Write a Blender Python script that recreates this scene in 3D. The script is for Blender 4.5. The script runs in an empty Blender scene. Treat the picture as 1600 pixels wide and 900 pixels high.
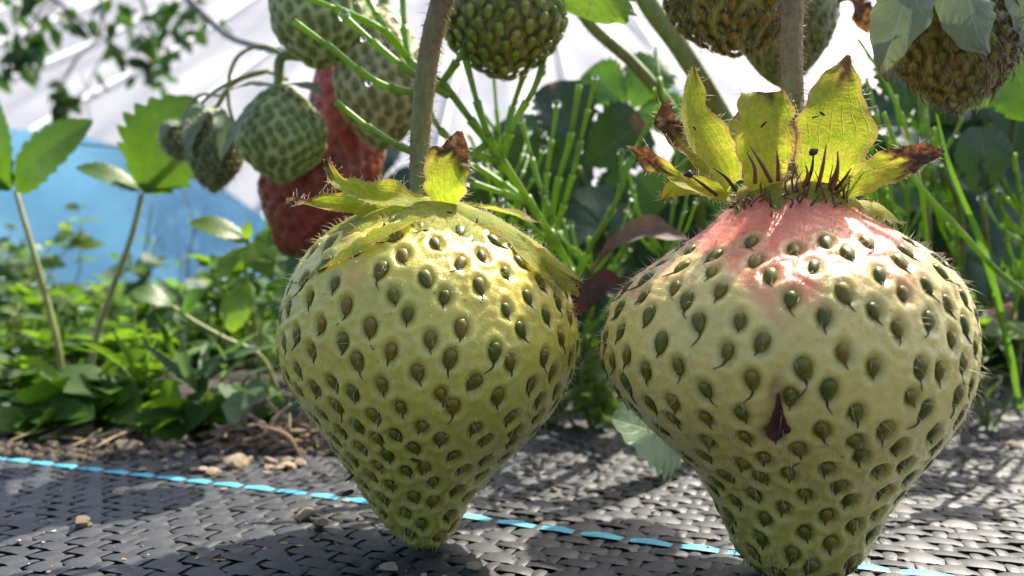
import bpy, math, random
import numpy as np
from mathutils import Vector, Matrix, Quaternion

# ------------------------------------------------------------------ basics
# 1 unit = 1 cm.  Camera 3.5 cm above the weed mat, looking level along +Y.
F = 1164.0
CAMZ = 3.5
rng = np.random.default_rng(7)
random.seed(7)
sc = bpy.context.scene
COL = sc.collection

def P(px, py, d):
    return np.array([(px - 800.0) / F * d, d, CAMZ - (py - 450.0) / F * d])

def V(*a):
    return np.array(a, float)

def nrm(v):
    v = np.asarray(v, float)
    return v / (np.linalg.norm(v, axis=-1, keepdims=True) + 1e-12)

def sstep(a, b, x):
    t = np.clip((np.asarray(x, float) - a) / (b - a), 0, 1)
    return t * t * (3 - 2 * t)

# ------------------------------------------------------------------ mesh builder
class MB:
    def __init__(self):
        self.v = []; self.q = []; self.t = []; self.qm = []; self.tm = []
        self.at = {}; self.n = 0

    def add(self, verts, quads=None, tris=None, m=0, **attrs):
        verts = np.asarray(verts, float).reshape(-1, 3)
        k = len(verts)
        if quads is not None and len(quads):
            self.q.append(np.asarray(quads, int) + self.n); self.qm.append(np.full(len(quads), m))
        if tris is not None and len(tris):
            self.t.append(np.asarray(tris, int) + self.n); self.tm.append(np.full(len(tris), m))
        for a, val in attrs.items():
            self.at.setdefault(a, []).append((self.n, np.asarray(val, float)))
        self.v.append(verts); self.n += k
        return self

    def mesh(self, name, mats, origin=(0, 0, 0), smooth=True):
        v = np.concatenate(self.v) - np.asarray(origin, float)
        q = np.concatenate(self.q) if self.q else np.zeros((0, 4), int)
        t = np.concatenate(self.t) if self.t else np.zeros((0, 3), int)
        mi = np.concatenate(self.qm + self.tm) if (self.qm or self.tm) else np.zeros(0, int)
        me = bpy.data.meshes.new(name)
        me.vertices.add(len(v)); me.vertices.foreach_set('co', v.astype(np.float32).ravel())
        loops = np.concatenate([q.ravel(), t.ravel()])
        me.loops.add(len(loops)); me.loops.foreach_set('vertex_index', loops.astype(np.int32))
        tot = np.concatenate([np.full(len(q), 4), np.full(len(t), 3)]).astype(np.int32)
        start = np.concatenate([[0], np.cumsum(tot)[:-1]]).astype(np.int32) if len(tot) else tot
        me.polygons.add(len(tot)); me.polygons.foreach_set('loop_start', start)
        me.polygons.foreach_set('loop_total', tot)
        me.polygons.foreach_set('material_index', mi.astype(np.int32))
        me.polygons.foreach_set('use_smooth', np.full(len(tot), smooth))
        for a, parts in self.at.items():
            dim = parts[0][1].ndim
            if dim == 2:
                arr = np.ones((len(v), 4), np.float32)
                for o, val in parts: arr[o:o + len(val), :3] = val
                at = me.attributes.new(a, 'FLOAT_COLOR', 'POINT'); at.data.foreach_set('color', arr.ravel())
            else:
                arr = np.zeros(len(v), np.float32)
                for o, val in parts: arr[o:o + len(val)] = val
                at = me.attributes.new(a, 'FLOAT', 'POINT'); at.data.foreach_set('value', arr)
        for m in (mats if isinstance(mats, (list, tuple)) else [mats]):
            me.materials.append(m)
        me.update(); me.validate()
        return me

    def build(self, name, mats, parent=None, origin=None, smooth=True):
        if parent is not None:
            origin = world_loc(parent)
        elif origin is None:
            vv = np.concatenate(self.v)
            origin = V((vv[:, 0].min() + vv[:, 0].max()) / 2, (vv[:, 1].min() + vv[:, 1].max()) / 2, vv[:, 2].min())
        me = self.mesh(name, mats, origin, smooth)
        o = bpy.data.objects.new(name, me); COL.objects.link(o)
        if parent is not None: o.parent = parent
        else: o.location = Vector(origin)
        return o

def world_loc(o):
    l = np.zeros(3)
    while o is not None:
        l = l + np.array(o.location); o = o.parent
    return l

def thing(name, label, cat, loc=(0, 0, 0), group=None):
    o = bpy.data.objects.new(name, None); COL.objects.link(o)
    o.empty_display_size = .3
    o.location = Vector([float(c) for c in loc])
    return tag(o, label, cat, group)

def tag(o, label, cat, group=None):
    o['label'] = label; o['category'] = cat
    if group: o['group'] = group
    return o

def kind(o, k):
    o['kind'] = k
    return o

# ------------------------------------------------------------------ shape helpers
def grid_quads(nu, nv, wrap=False):
    """nv rows of nu points."""
    i = np.arange(nv - 1)[:, None] * nu
    cols = nu if wrap else nu - 1
    j = np.arange(cols)[None, :]
    j2 = (j + 1) % nu
    return np.stack([i + j, i + j2, i + nu + j2, i + nu + j], -1).reshape(-1, 4)

def smooth_path(pts, n):
    pts = np.asarray(pts, float)
    if len(pts) == 2:
        t = np.linspace(0, 1, n)[:, None]
        return pts[0] * (1 - t) + pts[1] * t
    seg = np.linalg.norm(np.diff(pts[:, :3], axis=0), axis=1) ** .5
    k = np.concatenate([[0], np.cumsum(seg)])
    ext = np.vstack([2 * pts[0] - pts[1], pts, 2 * pts[-1] - pts[-2]])
    ke = np.concatenate([[k[0] - (k[1] - k[0])], k, [k[-1] + (k[-1] - k[-2])]])
    T = np.linspace(k[0], k[-1], n)
    out = np.zeros((n, pts.shape[1]))
    for a, t in enumerate(T):
        i = min(max(np.searchsorted(k, t) - 1, 0), len(k) - 2)
        p0, p1, p2, p3 = ext[i:i + 4]; t0, t1, t2, t3 = ke[i:i + 4]
        A1 = (t1 - t) / (t1 - t0) * p0 + (t - t0) / (t1 - t0) * p1
        A2 = (t2 - t) / (t2 - t1) * p1 + (t - t1) / (t2 - t1) * p2
        A3 = (t3 - t) / (t3 - t2) * p2 + (t - t2) / (t3 - t2) * p3
        B1 = (t2 - t) / (t2 - t0) * A1 + (t - t0) / (t2 - t0) * A2
        B2 = (t3 - t) / (t3 - t1) * A2 + (t - t1) / (t3 - t1) * A3
        out[a] = (t2 - t) / (t2 - t1) * B1 + (t - t1) / (t2 - t1) * B2
    return out

def frames(path):
    T = nrm(np.gradient(path, axis=0))
    up = V(0, 0, 1) if abs(T[0][2]) < .9 else V(1, 0, 0)
    a = nrm(np.cross(T[0], up)); A = [a]
    for i in range(1, len(path)):
        a = a - T[i] * a.dot(T[i]); a = nrm(a); A.append(a)
    A = np.array(A)
    return T, A, np.cross(T, A)

def tube(mb, pts, radii, seg=8, n=24, m=0, wob=0.0, cap=True):
    path = smooth_path(pts, n)
    r = np.interp(np.linspace(0, 1, n), np.linspace(0, 1, len(radii)), radii)
    if wob: r = r * (1 + wob * rng.normal(size=n))
    T, A, B = frames(path)
    th = np.linspace(0, 2 * np.pi, seg, endpoint=False)
    v = path[:, None] + r[:, None, None] * (np.cos(th)[None, :, None] * A[:, None] + np.sin(th)[None, :, None] * B[:, None])
    q = grid_quads(seg, n, True)
    vv = v.reshape(-1, 3); tris = None
    lv = np.repeat(np.linspace(0, 1, n), seg)
    if cap:
        k = len(vv); vv = np.vstack([vv, path[0], path[-1]])
        j = np.arange(seg); j2 = (j + 1) % seg
        tris = np.vstack([np.stack([np.full(seg, k), j2, j], -1),
                          np.stack([np.full(seg, k + 1), (n - 1) * seg + j, (n - 1) * seg + j2], -1)])
        lv = np.concatenate([lv, [0, 1]])
    mb.add(vv, q, tris, m, lv=lv)
    return path, r, T, A, B

def hairs(mb, pos, dirs, length, rad, bend=None, m=0):
    pos = np.asarray(pos); dirs = nrm(dirs); N = len(pos)
    length = np.broadcast_to(length, (N,)); rad = np.broadcast_to(rad, (N,))
    a = nrm(np.cross(dirs, nrm(rng.normal(size=(N, 3))))); b = np.cross(dirs, a)
    if bend is None: bend = rng.normal(size=(N, 3)) * .25
    V0 = []
    for f, rr in ((0, 1.0), (.55, .75)):
        c = pos + dirs * (length * f)[:, None] + bend * (length * f * f)[:, None]
        for th in (0, 2.094, 4.189):
            V0.append(c + (np.cos(th) * a + np.sin(th) * b) * (rad * rr)[:, None])
    V0.append(pos + dirs * length[:, None] + bend * length[:, None])
    vv = np.stack(V0, 1)
    base = (np.arange(N) * 7)[:, None, None]
    q = base + np.array([[0, 1, 4, 3], [1, 2, 5, 4], [2, 0, 3, 5]])[None]
    t = base + np.array([[3, 4, 6], [4, 5, 6], [5, 3, 6]])[None]
    mb.add(vv.reshape(-1, 3), q.reshape(-1, 4), t.reshape(-1, 3), m)

def ribbon(mb, pts, hw, nrmv=(0, -1, 0), cup=.15, nu=9, nv=22, dry=2.0, wav=.05, m=0, shift=0.0, serr=0, fold=0.0, drysoft=.12):
    """Thin sheet along a centre line. hw: half widths (cm). cup: curl across (fraction of half width)."""
    path = smooth_path(pts, nv)
    t = np.linspace(0, 1, nv)
    w = np.interp(t, np.linspace(0, 1, len(hw)), hw)
    k = np.ones(5) / 5
    w = np.concatenate([w[:2], np.convolve(w, k, 'valid'), w[-2:]])
    T = nrm(np.gradient(path, axis=0))
    nv_ = np.asarray(nrmv, float)
    if nv_.ndim == 1: nv_ = np.repeat(nv_[None], nv, 0)
    else: nv_ = nrm(np.stack([np.interp(t, np.linspace(0, 1, len(nv_)), nv_[:, c]) for c in range(3)], -1))
    S = nrm(np.cross(T, nv_)); Nn = np.cross(S, T)
    u = np.linspace(-1, 1, nu)
    ph = rng.uniform(0, 6.28, 4)
    w = w * (1 + .07 * np.sin(t * 17 + ph[2]) + .05 * np.sin(t * 31 + ph[3]))
    crum = 1 + 3.0 * sstep(dry - .15, dry + .1, t)
    edge = 1 + (serr * (np.abs(((t * 9 + .2) % 1) - .0) - .5) if serr else 0)
    v = (path[:, None] + S[:, None] * (u[None, :, None] * (w * edge)[:, None, None])
         + Nn[:, None] * ((cup * (u ** 2)[None, :] + fold * np.abs(u)[None, :]) * w[:, None])[..., None])
    wave = (wav * crum)[:, None] * (np.sin(t[:, None] * 9 + ph[0] + u[None] * 1.5) * np.abs(u)[None] ** 1.5 + .5 * np.sin(t[:, None] * 21 + ph[1] - u[None] * 3) * np.abs(u)[None])
    v = v + Nn[:, None] * (wave * w[:, None])[..., None]
    lv = np.repeat(t, nu); lu = np.tile(u, nv)
    dd = sstep(dry - drysoft, dry + drysoft, lv + .07 * np.sin(lu * 4 + ph[2]) + .05 * np.sin(lu * 11 + ph[3]))
    mb.add(v.reshape(-1, 3), grid_quads(nu, nv), None, m, lv=lv, lu=lu, dry=dd)
    return v

def leafshape(kindn, t):
    if kindn == 'ovate': return np.sin(np.pi * np.clip(t, 0, 1) ** .8) ** .75
    if kindn == 'obovate': return np.sin(np.pi * np.clip(t, 0, 1) ** 1.25) ** .62
    if kindn == 'round': return np.sqrt(np.clip(1 - (2 * t - 1) ** 2, 0, 1))
    return np.sin(np.pi * np.clip(t, 0, 1) ** .9)

def leaf(mb, base, tip, width, normal=(0, -1, 0), shape='ovate', serr=.0, teeth=9, fold=.2, droop=.1, nu=9, nv=40, wav=.06, m=0, dry=2.0, drysoft=.12):
    base = np.asarray(base, float); tip = np.asarray(tip, float)
    D = tip - base; L = np.linalg.norm(D); T = D / L
    N = np.asarray(normal, float); S = nrm(np.cross(T, N)); N = np.cross(S, T)
    t = np.linspace(0, 1, nv); u = np.linspace(-1, 1, nu)
    c = base + t[:, None] * D - N * (droop * L * (t - .0) * (t - 1) * -4 * -1)[:, None] * 1.0
    w = leafshape(shape, t) * width / 2
    ph = rng.uniform(0, 6.28, 4)
    saw = (t * teeth) % 1.0
    tooth = serr * (saw - .35) * np.minimum(1, np.sin(np.pi * t) * 3)
    uu = u[None, :] * np.ones((nv, 1))
    ww = w[:, None] * (1 + tooth[:, None] * (np.abs(u)[None] > .9))
    fwd = np.abs(u)[None] ** 2 * w[:, None] * .25
    v = c[:, None] + S * (uu * ww)[..., None] + T * fwd[..., None] + N * ((fold * np.abs(uu) - .12 * uu ** 2) * w[:, None])[..., None]
    bul = wav * np.sin((t[:, None] * 8 - np.abs(u)[None] * 2.2) * 6.28 * .9) * np.abs(u)[None] * w[:, None] * .5
    bul = bul + wav * 1.2 * np.sin(t[:, None] * 7 + ph[0] + 2 * u[None]) * np.abs(u)[None] * w[:, None]
    v = v + N * bul[..., None]
    lv = np.repeat(t, nu); lu = np.tile(u, nv)
    dd = sstep(dry - drysoft, dry + drysoft, lv + .08 * np.sin(lu * 4 + ph[2]) + .05 * np.sin(lu * 9 + ph[3]))
    mb.add(v.reshape(-1, 3), grid_quads(nu, nv), None, m, lv=lv, lu=lu, dry=dd)

def scatter(mb, tv, tq, pos, T, N, scale, m=0, tlv=None, tlu=None):
    """copies of a small template (x = side, y = along, z = normal)."""
    T = nrm(T); S = nrm(np.cross(T, N)); N2 = np.cross(S, T)
    K = len(tv); n = len(pos)
    scale = np.broadcast_to(np.asarray(scale, float).reshape(-1, 1, 1) if np.ndim(scale) else scale, (n, 1, 1))
    v = pos[:, None] + scale * (tv[None, :, 0:1] * S[:, None] + tv[None, :, 1:2] * T[:, None] + tv[None, :, 2:3] * N2[:, None])
    q = (np.arange(n) * K)[:, None, None] + tq[None]
    kw = {}
    if tlv is not None: kw = dict(lv=np.tile(tlv, n), lu=np.tile(tlu, n))
    mb.add(v.reshape(-1, 3), q.reshape(-1, 4), None, m, rnd=np.repeat(rng.random(n), K), **kw)

def leaf_template(width=.55, fold=.25, droop=.25, nu=5, nv=7, shape='ovate'):
    t = np.linspace(0.0, 1, nv); u = np.linspace(-1, 1, nu)
    w = leafshape(shape, t) * width / 2; w[0] = .02
    x = u[None] * w[:, None]; y = t[:, None] + 0 * u[None]
    z = fold * np.abs(u)[None] * w[:, None] - droop * (t[:, None] ** 2)
    return np.stack([x, y, z], -1).reshape(-1, 3), grid_quads(nu, nv), np.repeat(t, nu), np.tile(u, nv)

def ico(sub=2):
    import bmesh
    bm = bmesh.new(); bmesh.ops.create_icosphere(bm, subdivisions=sub, radius=1)
    v = np.array([p.co[:] for p in bm.verts]); f = np.array([[l.index for l in fc.verts] for fc in bm.faces])
    bm.free(); return v, f
ICO2, ICO3 = ico(2), ico(3)

def lump(seed, sub=2, flat=.7, rough=.25):
    r = np.random.default_rng(seed)
    v, f = ICO2 if sub == 2 else ICO3
    d = np.zeros(len(v))
    for k in range(7):
        a = nrm(r.normal(size=3)); d += rough / (1 + k * .3) * np.sin(v @ a * (1.5 + k * .9) + r.uniform(0, 6))
    # planar facets
    vv = v * (1 + .5 * d)[:, None]
    for k in range(5):
        a = nrm(r.normal(size=3)); h = r.uniform(.55, .8)
        p = vv @ a; vv = vv - a * np.maximum(p - h, 0)[:, None] * .85
    return vv * np.array([1, r.uniform(.7, 1), flat]), f

# ------------------------------------------------------------------ materials
def mat(name):
    m = bpy.data.materials.new(name); m.use_nodes = True
    nt = m.node_tree; nt.nodes.clear()
    return m, nt

class NT:
    def __init__(s, nt): s.nt = nt
    def n(s, t, **kw):
        x = s.nt.nodes.new(t)
        for k, v in kw.items():
            if k.startswith('i_'):
                key = k[2:]
                key = int(key) if key.isdigit() else key.replace('_', ' ')
                s.set(x.inputs[key], v)
            else: setattr(x, k, v)
        return x
    def set(s, sock, v):
        if hasattr(v, 'is_output'): s.nt.links.new(v, sock)
        else:
            if isinstance(v, (tuple, list)) and len(v) == 3 and sock.type == 'RGBA': v = (*v, 1)
            sock.default_value = v
    def attr(s, name, out='Fac'): return s.n('ShaderNodeAttribute', attribute_name=name).outputs[out]
    def math(s, op, a, b=0.0, c=None):
        x = s.n('ShaderNodeMath', operation=op); s.set(x.inputs[0], a); s.set(x.inputs[1], b)
        if c is not None: s.set(x.inputs[2], c)
        return x.outputs[0]
    def mix(s, f, a, b, mode='MIX'):
        x = s.n('ShaderNodeMix', data_type='RGBA', blend_type=mode)
        s.set(x.inputs[0], f); s.set(x.inputs[6], a); s.set(x.inputs[7], b); return x.outputs[2]
    def ramp(s, f, stops, interp='LINEAR'):
        x = s.n('ShaderNodeValToRGB'); s.set(x.inputs[0], f); r = x.color_ramp; r.interpolation = interp
        while len(r.elements) > 1: r.elements.remove(r.elements[0])
        for i, (p, c) in enumerate(stops):
            e = r.elements[0] if i == 0 else r.elements.new(p)
            e.position = p; e.color = (*c, 1) if len(c) == 3 else c
        return x.outputs[0]
    def noise(s, scale, detail=3, coord=None, rough=.5, dist=0.0):
        x = s.n('ShaderNodeTexNoise'); x.inputs['Scale'].default_value = scale; x.inputs['Detail'].default_value = detail
        x.inputs['Roughness'].default_value = rough; x.inputs['Distortion'].default_value = dist
        if coord is None: coord = s.n('ShaderNodeTexCoord').outputs['Object']
        s.set(x.inputs['Vector'], coord); return x.outputs['Fac']
    def bump(s, h, strength=.3, dist=.05):
        x = s.n('ShaderNodeBump'); x.inputs['Strength'].default_value = strength; x.inputs['Distance'].default_value = dist
        s.set(x.inputs['Height'], h); return x.outputs[0]
    def out(s, sh): s.nt.links.new(sh, s.n('ShaderNodeOutputMaterial').inputs['Surface'])
    def pbr(s, col, rough=.5, normal=None, **kw):
        b = s.n('ShaderNodeBsdfPrincipled'); s.set(b.inputs['Base Color'], col); s.set(b.inputs['Roughness'], rough)
        if normal is not None: s.set(b.inputs['Normal'], normal)
        for k, v in kw.items(): s.set(b.inputs[k.replace('_', ' ')], v)
        return b.outputs[0]
    def mixsh(s, f, a, b):
        x = s.n('ShaderNodeMixShader'); s.set(x.inputs[0], f); s.nt.links.new(a, x.inputs[1]); s.nt.links.new(b, x.inputs[2]); return x.outputs[0]

def objrand(k):
    return k.n('ShaderNodeObjectInfo').outputs['Random']

def m_leaf(name, col, tcol, veincol, trans=.45, rough=.4, nveins=8, drycol=(.16, .075, .03), useR=False, mott=.35, spec=.5, veinw=.1, island=False):
    m, nt = mat(name); k = NT(nt)
    lu, lv = k.attr('lu'), k.attr('lv')
    au = k.math('ABSOLUTE', lu)
    ph = k.math('FRACT', k.math('SUBTRACT', k.math('MULTIPLY', lv, float(nveins)), k.math('MULTIPLY', au, nveins * .28)))
    side = k.math('SUBTRACT', 1.0, k.math('MULTIPLY', k.math('ABSOLUTE', k.math('SUBTRACT', ph, .5)), 2.0))
    sv = k.n('ShaderNodeMapRange', interpolation_type='SMOOTHSTEP', i_0=side, i_1=1 - veinw * 1.8, i_2=1.0).outputs[0]
    mv = k.n('ShaderNodeMapRange', interpolation_type='SMOOTHSTEP', i_0=au, i_1=.07, i_2=.0).outputs[0]
    vein = k.math('MAXIMUM', k.math('MULTIPLY', sv, .6), mv)
    nz = k.noise(3.5, 4)
    if useR or island:
        r = k.attr('rnd') if useR else objrand(k)
        base = k.mix(r, tuple(c * .65 for c in col), tuple(min(1, c * 1.5) for c in col))
        tb = k.mix(r, tuple(c * .6 for c in tcol), tuple(min(1, c * 1.35) for c in tcol))
    else:
        base, tb = col, tcol
    dk = k.mix(mott, (1, 1, 1), k.ramp(nz, [(.3, (.45, .5, .4)), (.7, (1.25, 1.2, 1.1))]), 'MULTIPLY')
    c1 = k.mix(1.0, base, dk, 'MULTIPLY'); t1 = k.mix(1.0, tb, dk, 'MULTIPLY')
    c1 = k.mix(k.math('MULTIPLY', vein, .7), c1, veincol); t1 = k.mix(k.math('MULTIPLY', vein, .5), t1, veincol)
    dry = k.attr('dry')
    dn = k.ramp(k.noise(9, 5), [(.3, tuple(c * .25 for c in drycol)), (.55, drycol), (.75, tuple(min(1, c * 2.6) for c in drycol))])
    c1 = k.mix(dry, c1, dn); t1 = k.mix(dry, t1, k.mix(.85, (.12, .05, .02), dn))
    bp = k.bump(k.math('SUBTRACT', k.math('MULTIPLY', k.noise(14, 3), .6), vein), .35, .03)
    p = k.pbr(c1, rough, bp, Specular_IOR_Level=spec)
    tr = k.n('ShaderNodeBsdfTranslucent'); k.set(tr.inputs[0], t1); k.set(tr.inputs['Normal'], bp)
    k.out(k.mixsh(trans, p, tr.outputs[0])); return m

def m_stem(name, c0, c1, rough=.5, trans=.1, scale=4, stretch=.25):
    m, nt = mat(name); k = NT(nt)
    mp = k.n('ShaderNodeMapping', i_3=(1, 1, stretch)); k.set(mp.inputs[0], k.n('ShaderNodeTexCoord').outputs['Object'])
    nz = k.noise(scale, 5, mp.outputs[0], .6)
    c = k.ramp(nz, [(.32, c0), (.66, c1)])
    p = k.pbr(c, rough, k.bump(k.noise(scale * 5, 3, mp.outputs[0]), .4, .02), Subsurface_Weight=.25, Subsurface_Radius=(.1, .1, .05))
    k.out(p); return m

def m_simple(name, col, rough=.6, var=.3, scale=6, bumps=.4, bd=.05, **kw):
    m, nt = mat(name); k = NT(nt)
    nz = k.noise(scale, 5, None, .6)
    c = k.ramp(nz, [(.3, tuple(x * (1 - var) for x in col)), (.7, tuple(min(1, x * (1 + var)) for x in col))])
    k.out(k.pbr(c, rough, k.bump(k.noise(scale * 3, 4), bumps, bd), **kw)); return m

def m_flesh(name, ringw=.22, halo=(.26, .28, .018), halow=.62, sss=.7, rough=.3, coat=.25, bumps=.32, radius=(.3, .23, .06)):
    m, nt = mat(name); k = NT(nt)
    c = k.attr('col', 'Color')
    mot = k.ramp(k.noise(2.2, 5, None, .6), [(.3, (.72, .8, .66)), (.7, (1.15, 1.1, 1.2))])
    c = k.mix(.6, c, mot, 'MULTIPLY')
    # pale fibre streaks in the flesh
    st = k.n('ShaderNodeMapping', i_3=(1, 1, .35)); k.set(st.inputs[0], k.n('ShaderNodeTexCoord').outputs['Object'])
    fib = k.ramp(k.noise(16, 4, st.outputs[0], .65, .6), [(.5, (0, 0, 0)), (.72, (1, 1, 1))])
    c = k.mix(k.math('MULTIPLY', fib, .2), c, (.78, .72, .36))
    # tiny scars and specks
    vo = k.n('ShaderNodeTexVoronoi', i_Scale=3.2); k.set(vo.inputs['Vector'], k.n('ShaderNodeTexCoord').outputs['Object'])
    speck = k.ramp(vo.outputs['Distance'], [(.03, (1, 1, 1)), (.075, (0, 0, 0))])
    c = k.mix(k.math('MULTIPLY', speck, .75), c, (.1, .05, .015))
    c = k.mix(k.math('MULTIPLY', k.attr('halo'), halow), c, halo)
    c = k.mix(k.math('MULTIPLY', k.attr('ring'), ringw), c, (.85, .78, .36))
    h = k.math('ADD', k.noise(26, 4, None, .6), k.math('MULTIPLY', k.noise(7, 3), .8))
    b = k.bump(h, bumps, .05)
    rr = k.ramp(k.noise(5, 4), [(.35, (rough * .6,) * 3), (.65, (min(1, rough * 1.6),) * 3)])
    k.out(k.pbr(c, rr, b, Subsurface_Weight=sss, Subsurface_Radius=radius, Subsurface_Scale=1.0, Coat_Weight=coat, Coat_Roughness=.12, Specular_IOR_Level=.5))
    return m

M = {}
M['flesh'] = m_flesh('pale_unripe_flesh')
M['flesh_back'] = m_flesh('green_unripe_flesh', halo=(.045, .075, .012), halow=.85, sss=.35, rough=.5, coat=.1)
M['flesh_red'] = m_flesh('red_flesh', 0.0, halo=(.1, .02, .005), halow=.6, sss=.3, rough=.3, coat=.3)
def m_seed(name, a, b):
    m, nt = mat(name); k = NT(nt)
    r = objrand(k)
    c = k.mix(r, a, b)
    c = k.mix(1.0, c, k.ramp(k.noise(12, 3), [(.3, (.55, .55, .5)), (.7, (1.3, 1.25, 1.2))]), 'MULTIPLY')
    k.out(k.pbr(c, .38, k.bump(k.noise(30, 2), .2, .01), Subsurface_Weight=.2, Subsurface_Radius=(.05, .05, .02), Specular_IOR_Level=.35)); return m
M['seed'] = m_seed('olive_seed_skin', (.085, .11, .01), (.2, .15, .018))
M['seed_green'] = m_seed('green_seed_skin', (.15, .21, .03), (.26, .32, .06))
M['style'] = m_simple('dry_style', (.035, .018, .01), .6)
M['style_brown'] = m_simple('brown_style', (.13, .05, .015), .6)
def m_sepal():
    m, nt = mat('sepal_leaf'); k = NT(nt)
    lu, lv, dry = k.attr('lu'), k.attr('lv'), k.attr('dry')
    au = k.math('ABSOLUTE', lu)
    n1, n2, n3 = k.noise(4, 4), k.noise(18, 4, None, .65), k.noise(9, 5, None, .65, .5)
    # long veins running from base to tip
    q = k.math('FRACT', k.math('ADD', k.math('MULTIPLY', lu, 3.5), k.math('ADD', k.math('MULTIPLY', n1, .5), .5)))
    vein = k.n('ShaderNodeMapRange', interpolation_type='SMOOTHSTEP', i_0=k.math('ABSOLUTE', k.math('SUBTRACT', q, .5)), i_1=.09, i_2=.0).outputs[0]
    g = k.ramp(n1, [(.3, (.22, .29, .016)), (.52, (.31, .33, .022)), (.72, (.41, .35, .05))])
    t = k.ramp(n1, [(.3, (.42, .58, .03)), (.52, (.62, .68, .05)), (.72, (.75, .66, .09))])
    g = k.mix(k.math('MULTIPLY', vein, .35), g, (.6, .62, .2)); t = k.mix(k.math('MULTIPLY', vein, .3), t, (.75, .75, .2))
    mot = k.ramp(n2, [(.3, (.7, .72, .6)), (.7, (1.2, 1.18, 1.2))]); g = k.mix(.8, g, mot, 'MULTIPLY'); t = k.mix(.8, t, mot, 'MULTIPLY')
    # scorched, pinkish margins and brown flecks
    edge = k.math('MULTIPLY', k.n('ShaderNodeMapRange', interpolation_type='SMOOTHSTEP', i_0=k.math('ADD', au, k.math('MULTIPLY', n3, .35)), i_1=.95, i_2=1.22).outputs[0], .8)
    g = k.mix(edge, g, (.5, .3, .14)); t = k.mix(edge, t, (.6, .3, .12))
    fl = k.n('ShaderNodeMapRange', i_0=n3, i_1=.68, i_2=.73).outputs[0]
    g = k.mix(k.math('MULTIPLY', fl, .75), g, (.12, .06, .02)); t = k.mix(k.math('MULTIPLY', fl, .75), t, (.12, .06, .02))
    dn = k.ramp(n3, [(.3, (.035, .022, .015)), (.48, (.1, .055, .03)), (.58, (.3, .15, .06)), (.72, (.55, .45, .33))])
    dt = k.ramp(n3, [(.3, (.03, .015, .01)), (.5, (.12, .05, .02)), (.7, (.3, .15, .06))])
    g = k.mix(dry, g, dn); t = k.mix(dry, t, dt)
    bp = k.bump(k.math('ADD', k.math('MULTIPLY', k.noise(30, 4), .5), k.math('ADD', k.math('MULTIPLY', vein, -.4), k.math('MULTIPLY', n3, k.math('ADD', k.math('MULTIPLY', dry, 2.5), .6)))), .5, .04)
    p = k.pbr(g, .6, bp, Specular_IOR_Level=.25); tr = k.n('ShaderNodeBsdfTranslucent'); k.set(tr.inputs[0], t); k.set(tr.inputs['Normal'], bp)
    k.out(k.mixsh(.48, p, tr.outputs[0])); return m
M['sepal'] = m_sepal()
M['sepal_dark'] = m_leaf('grey_green_sepal', (.2, .25, .14), (.22, .28, .1), (.3, .35, .22), trans=.3, rough=.55, nveins=6)
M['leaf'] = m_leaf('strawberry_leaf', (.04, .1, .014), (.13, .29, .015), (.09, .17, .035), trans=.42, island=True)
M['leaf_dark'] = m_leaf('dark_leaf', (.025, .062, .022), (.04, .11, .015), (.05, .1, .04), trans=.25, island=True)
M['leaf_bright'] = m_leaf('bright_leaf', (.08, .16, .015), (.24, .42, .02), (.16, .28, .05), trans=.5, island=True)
M['leaf_grey'] = m_leaf('dusty_leaf', (.14, .2, .1), (.2, .3, .08), (.3, .36, .2), trans=.35, island=True)
M['leaf_dry'] = m_leaf('dry_leaf', (.17, .11, .085), (.14, .08, .05), (.25, .18, .13), trans=.15, rough=.7, mott=.7)
M['cover'] = m_leaf('ground_cover_leaf', (.045, .11, .012), (.22, .42, .02), (.14, .26, .06), trans=.45, useR=True, rough=.55, spec=.3)
M['cover_pale'] = m_leaf('yellow_green_weed_leaf', (.09, .14, .02), (.24, .38, .03), (.22, .3, .1), trans=.5, useR=True, rough=.35)
M['cover_grey'] = m_leaf('grey_green_weed_leaf', (.09, .14, .075), (.14, .26, .06), (.16, .22, .12), trans=.35, useR=True, rough=.5, spec=.3)
M['canopy'] = m_leaf('tree_leaf', (.035, .07, .02), (.08, .2, .02), (.08, .14, .04), trans=.4, useR=True)
M['stem'] = m_stem('berry_stem', (.13, .05, .02), (.2, .23, .04))
M['stem2'] = m_stem('pinkish_stem', (.26, .12, .05), (.28, .24, .07))
M['stemg'] = m_stem('green_stem', (.14, .12, .035), (.2, .29, .06))
M['stempale'] = m_stem('pale_stem', (.24, .19, .09), (.3, .36, .12))
M['twig'] = m_stem('twig_bark', (.05, .035, .025), (.12, .1, .08))
M['root'] = m_stem('dry_root', (.12, .075, .045), (.28, .2, .13), rough=.8)
def m_horse():
    m, nt = mat('horsetail_stalk'); k = NT(nt)
    c = k.ramp(k.noise(6, 3), [(.3, (.12, .24, .018)), (.7, (.26, .42, .035))])
    p = k.pbr(c, .35, None, Coat_Weight=.2)
    tr = k.n('ShaderNodeBsdfTranslucent'); k.set(tr.inputs[0], (.4, .62, .03, 1))
    k.out(k.mixsh(.4, p, tr.outputs[0])); return m
M['horse'] = m_horse()
def m_hair(name, col):
    m, nt = mat(name); k = NT(nt)
    p = k.pbr(col, .4); tr = k.n('ShaderNodeBsdfTranslucent'); k.set(tr.inputs[0], (*col, 1))
    k.out(k.mixsh(.5, p, tr.outputs[0])); return m
M['hair'] = m_hair('fine_hair', (.75, .72, .55))
M['hair_dark'] = m_hair('stem_hair', (.4, .3, .17))
def m_water():
    m, nt = mat('water_drop'); k = NT(nt)
    k.out(k.pbr((1, 1, 1), .0, None, Transmission_Weight=1.0, IOR=1.33)); return m
M['water'] = m_water()
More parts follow.
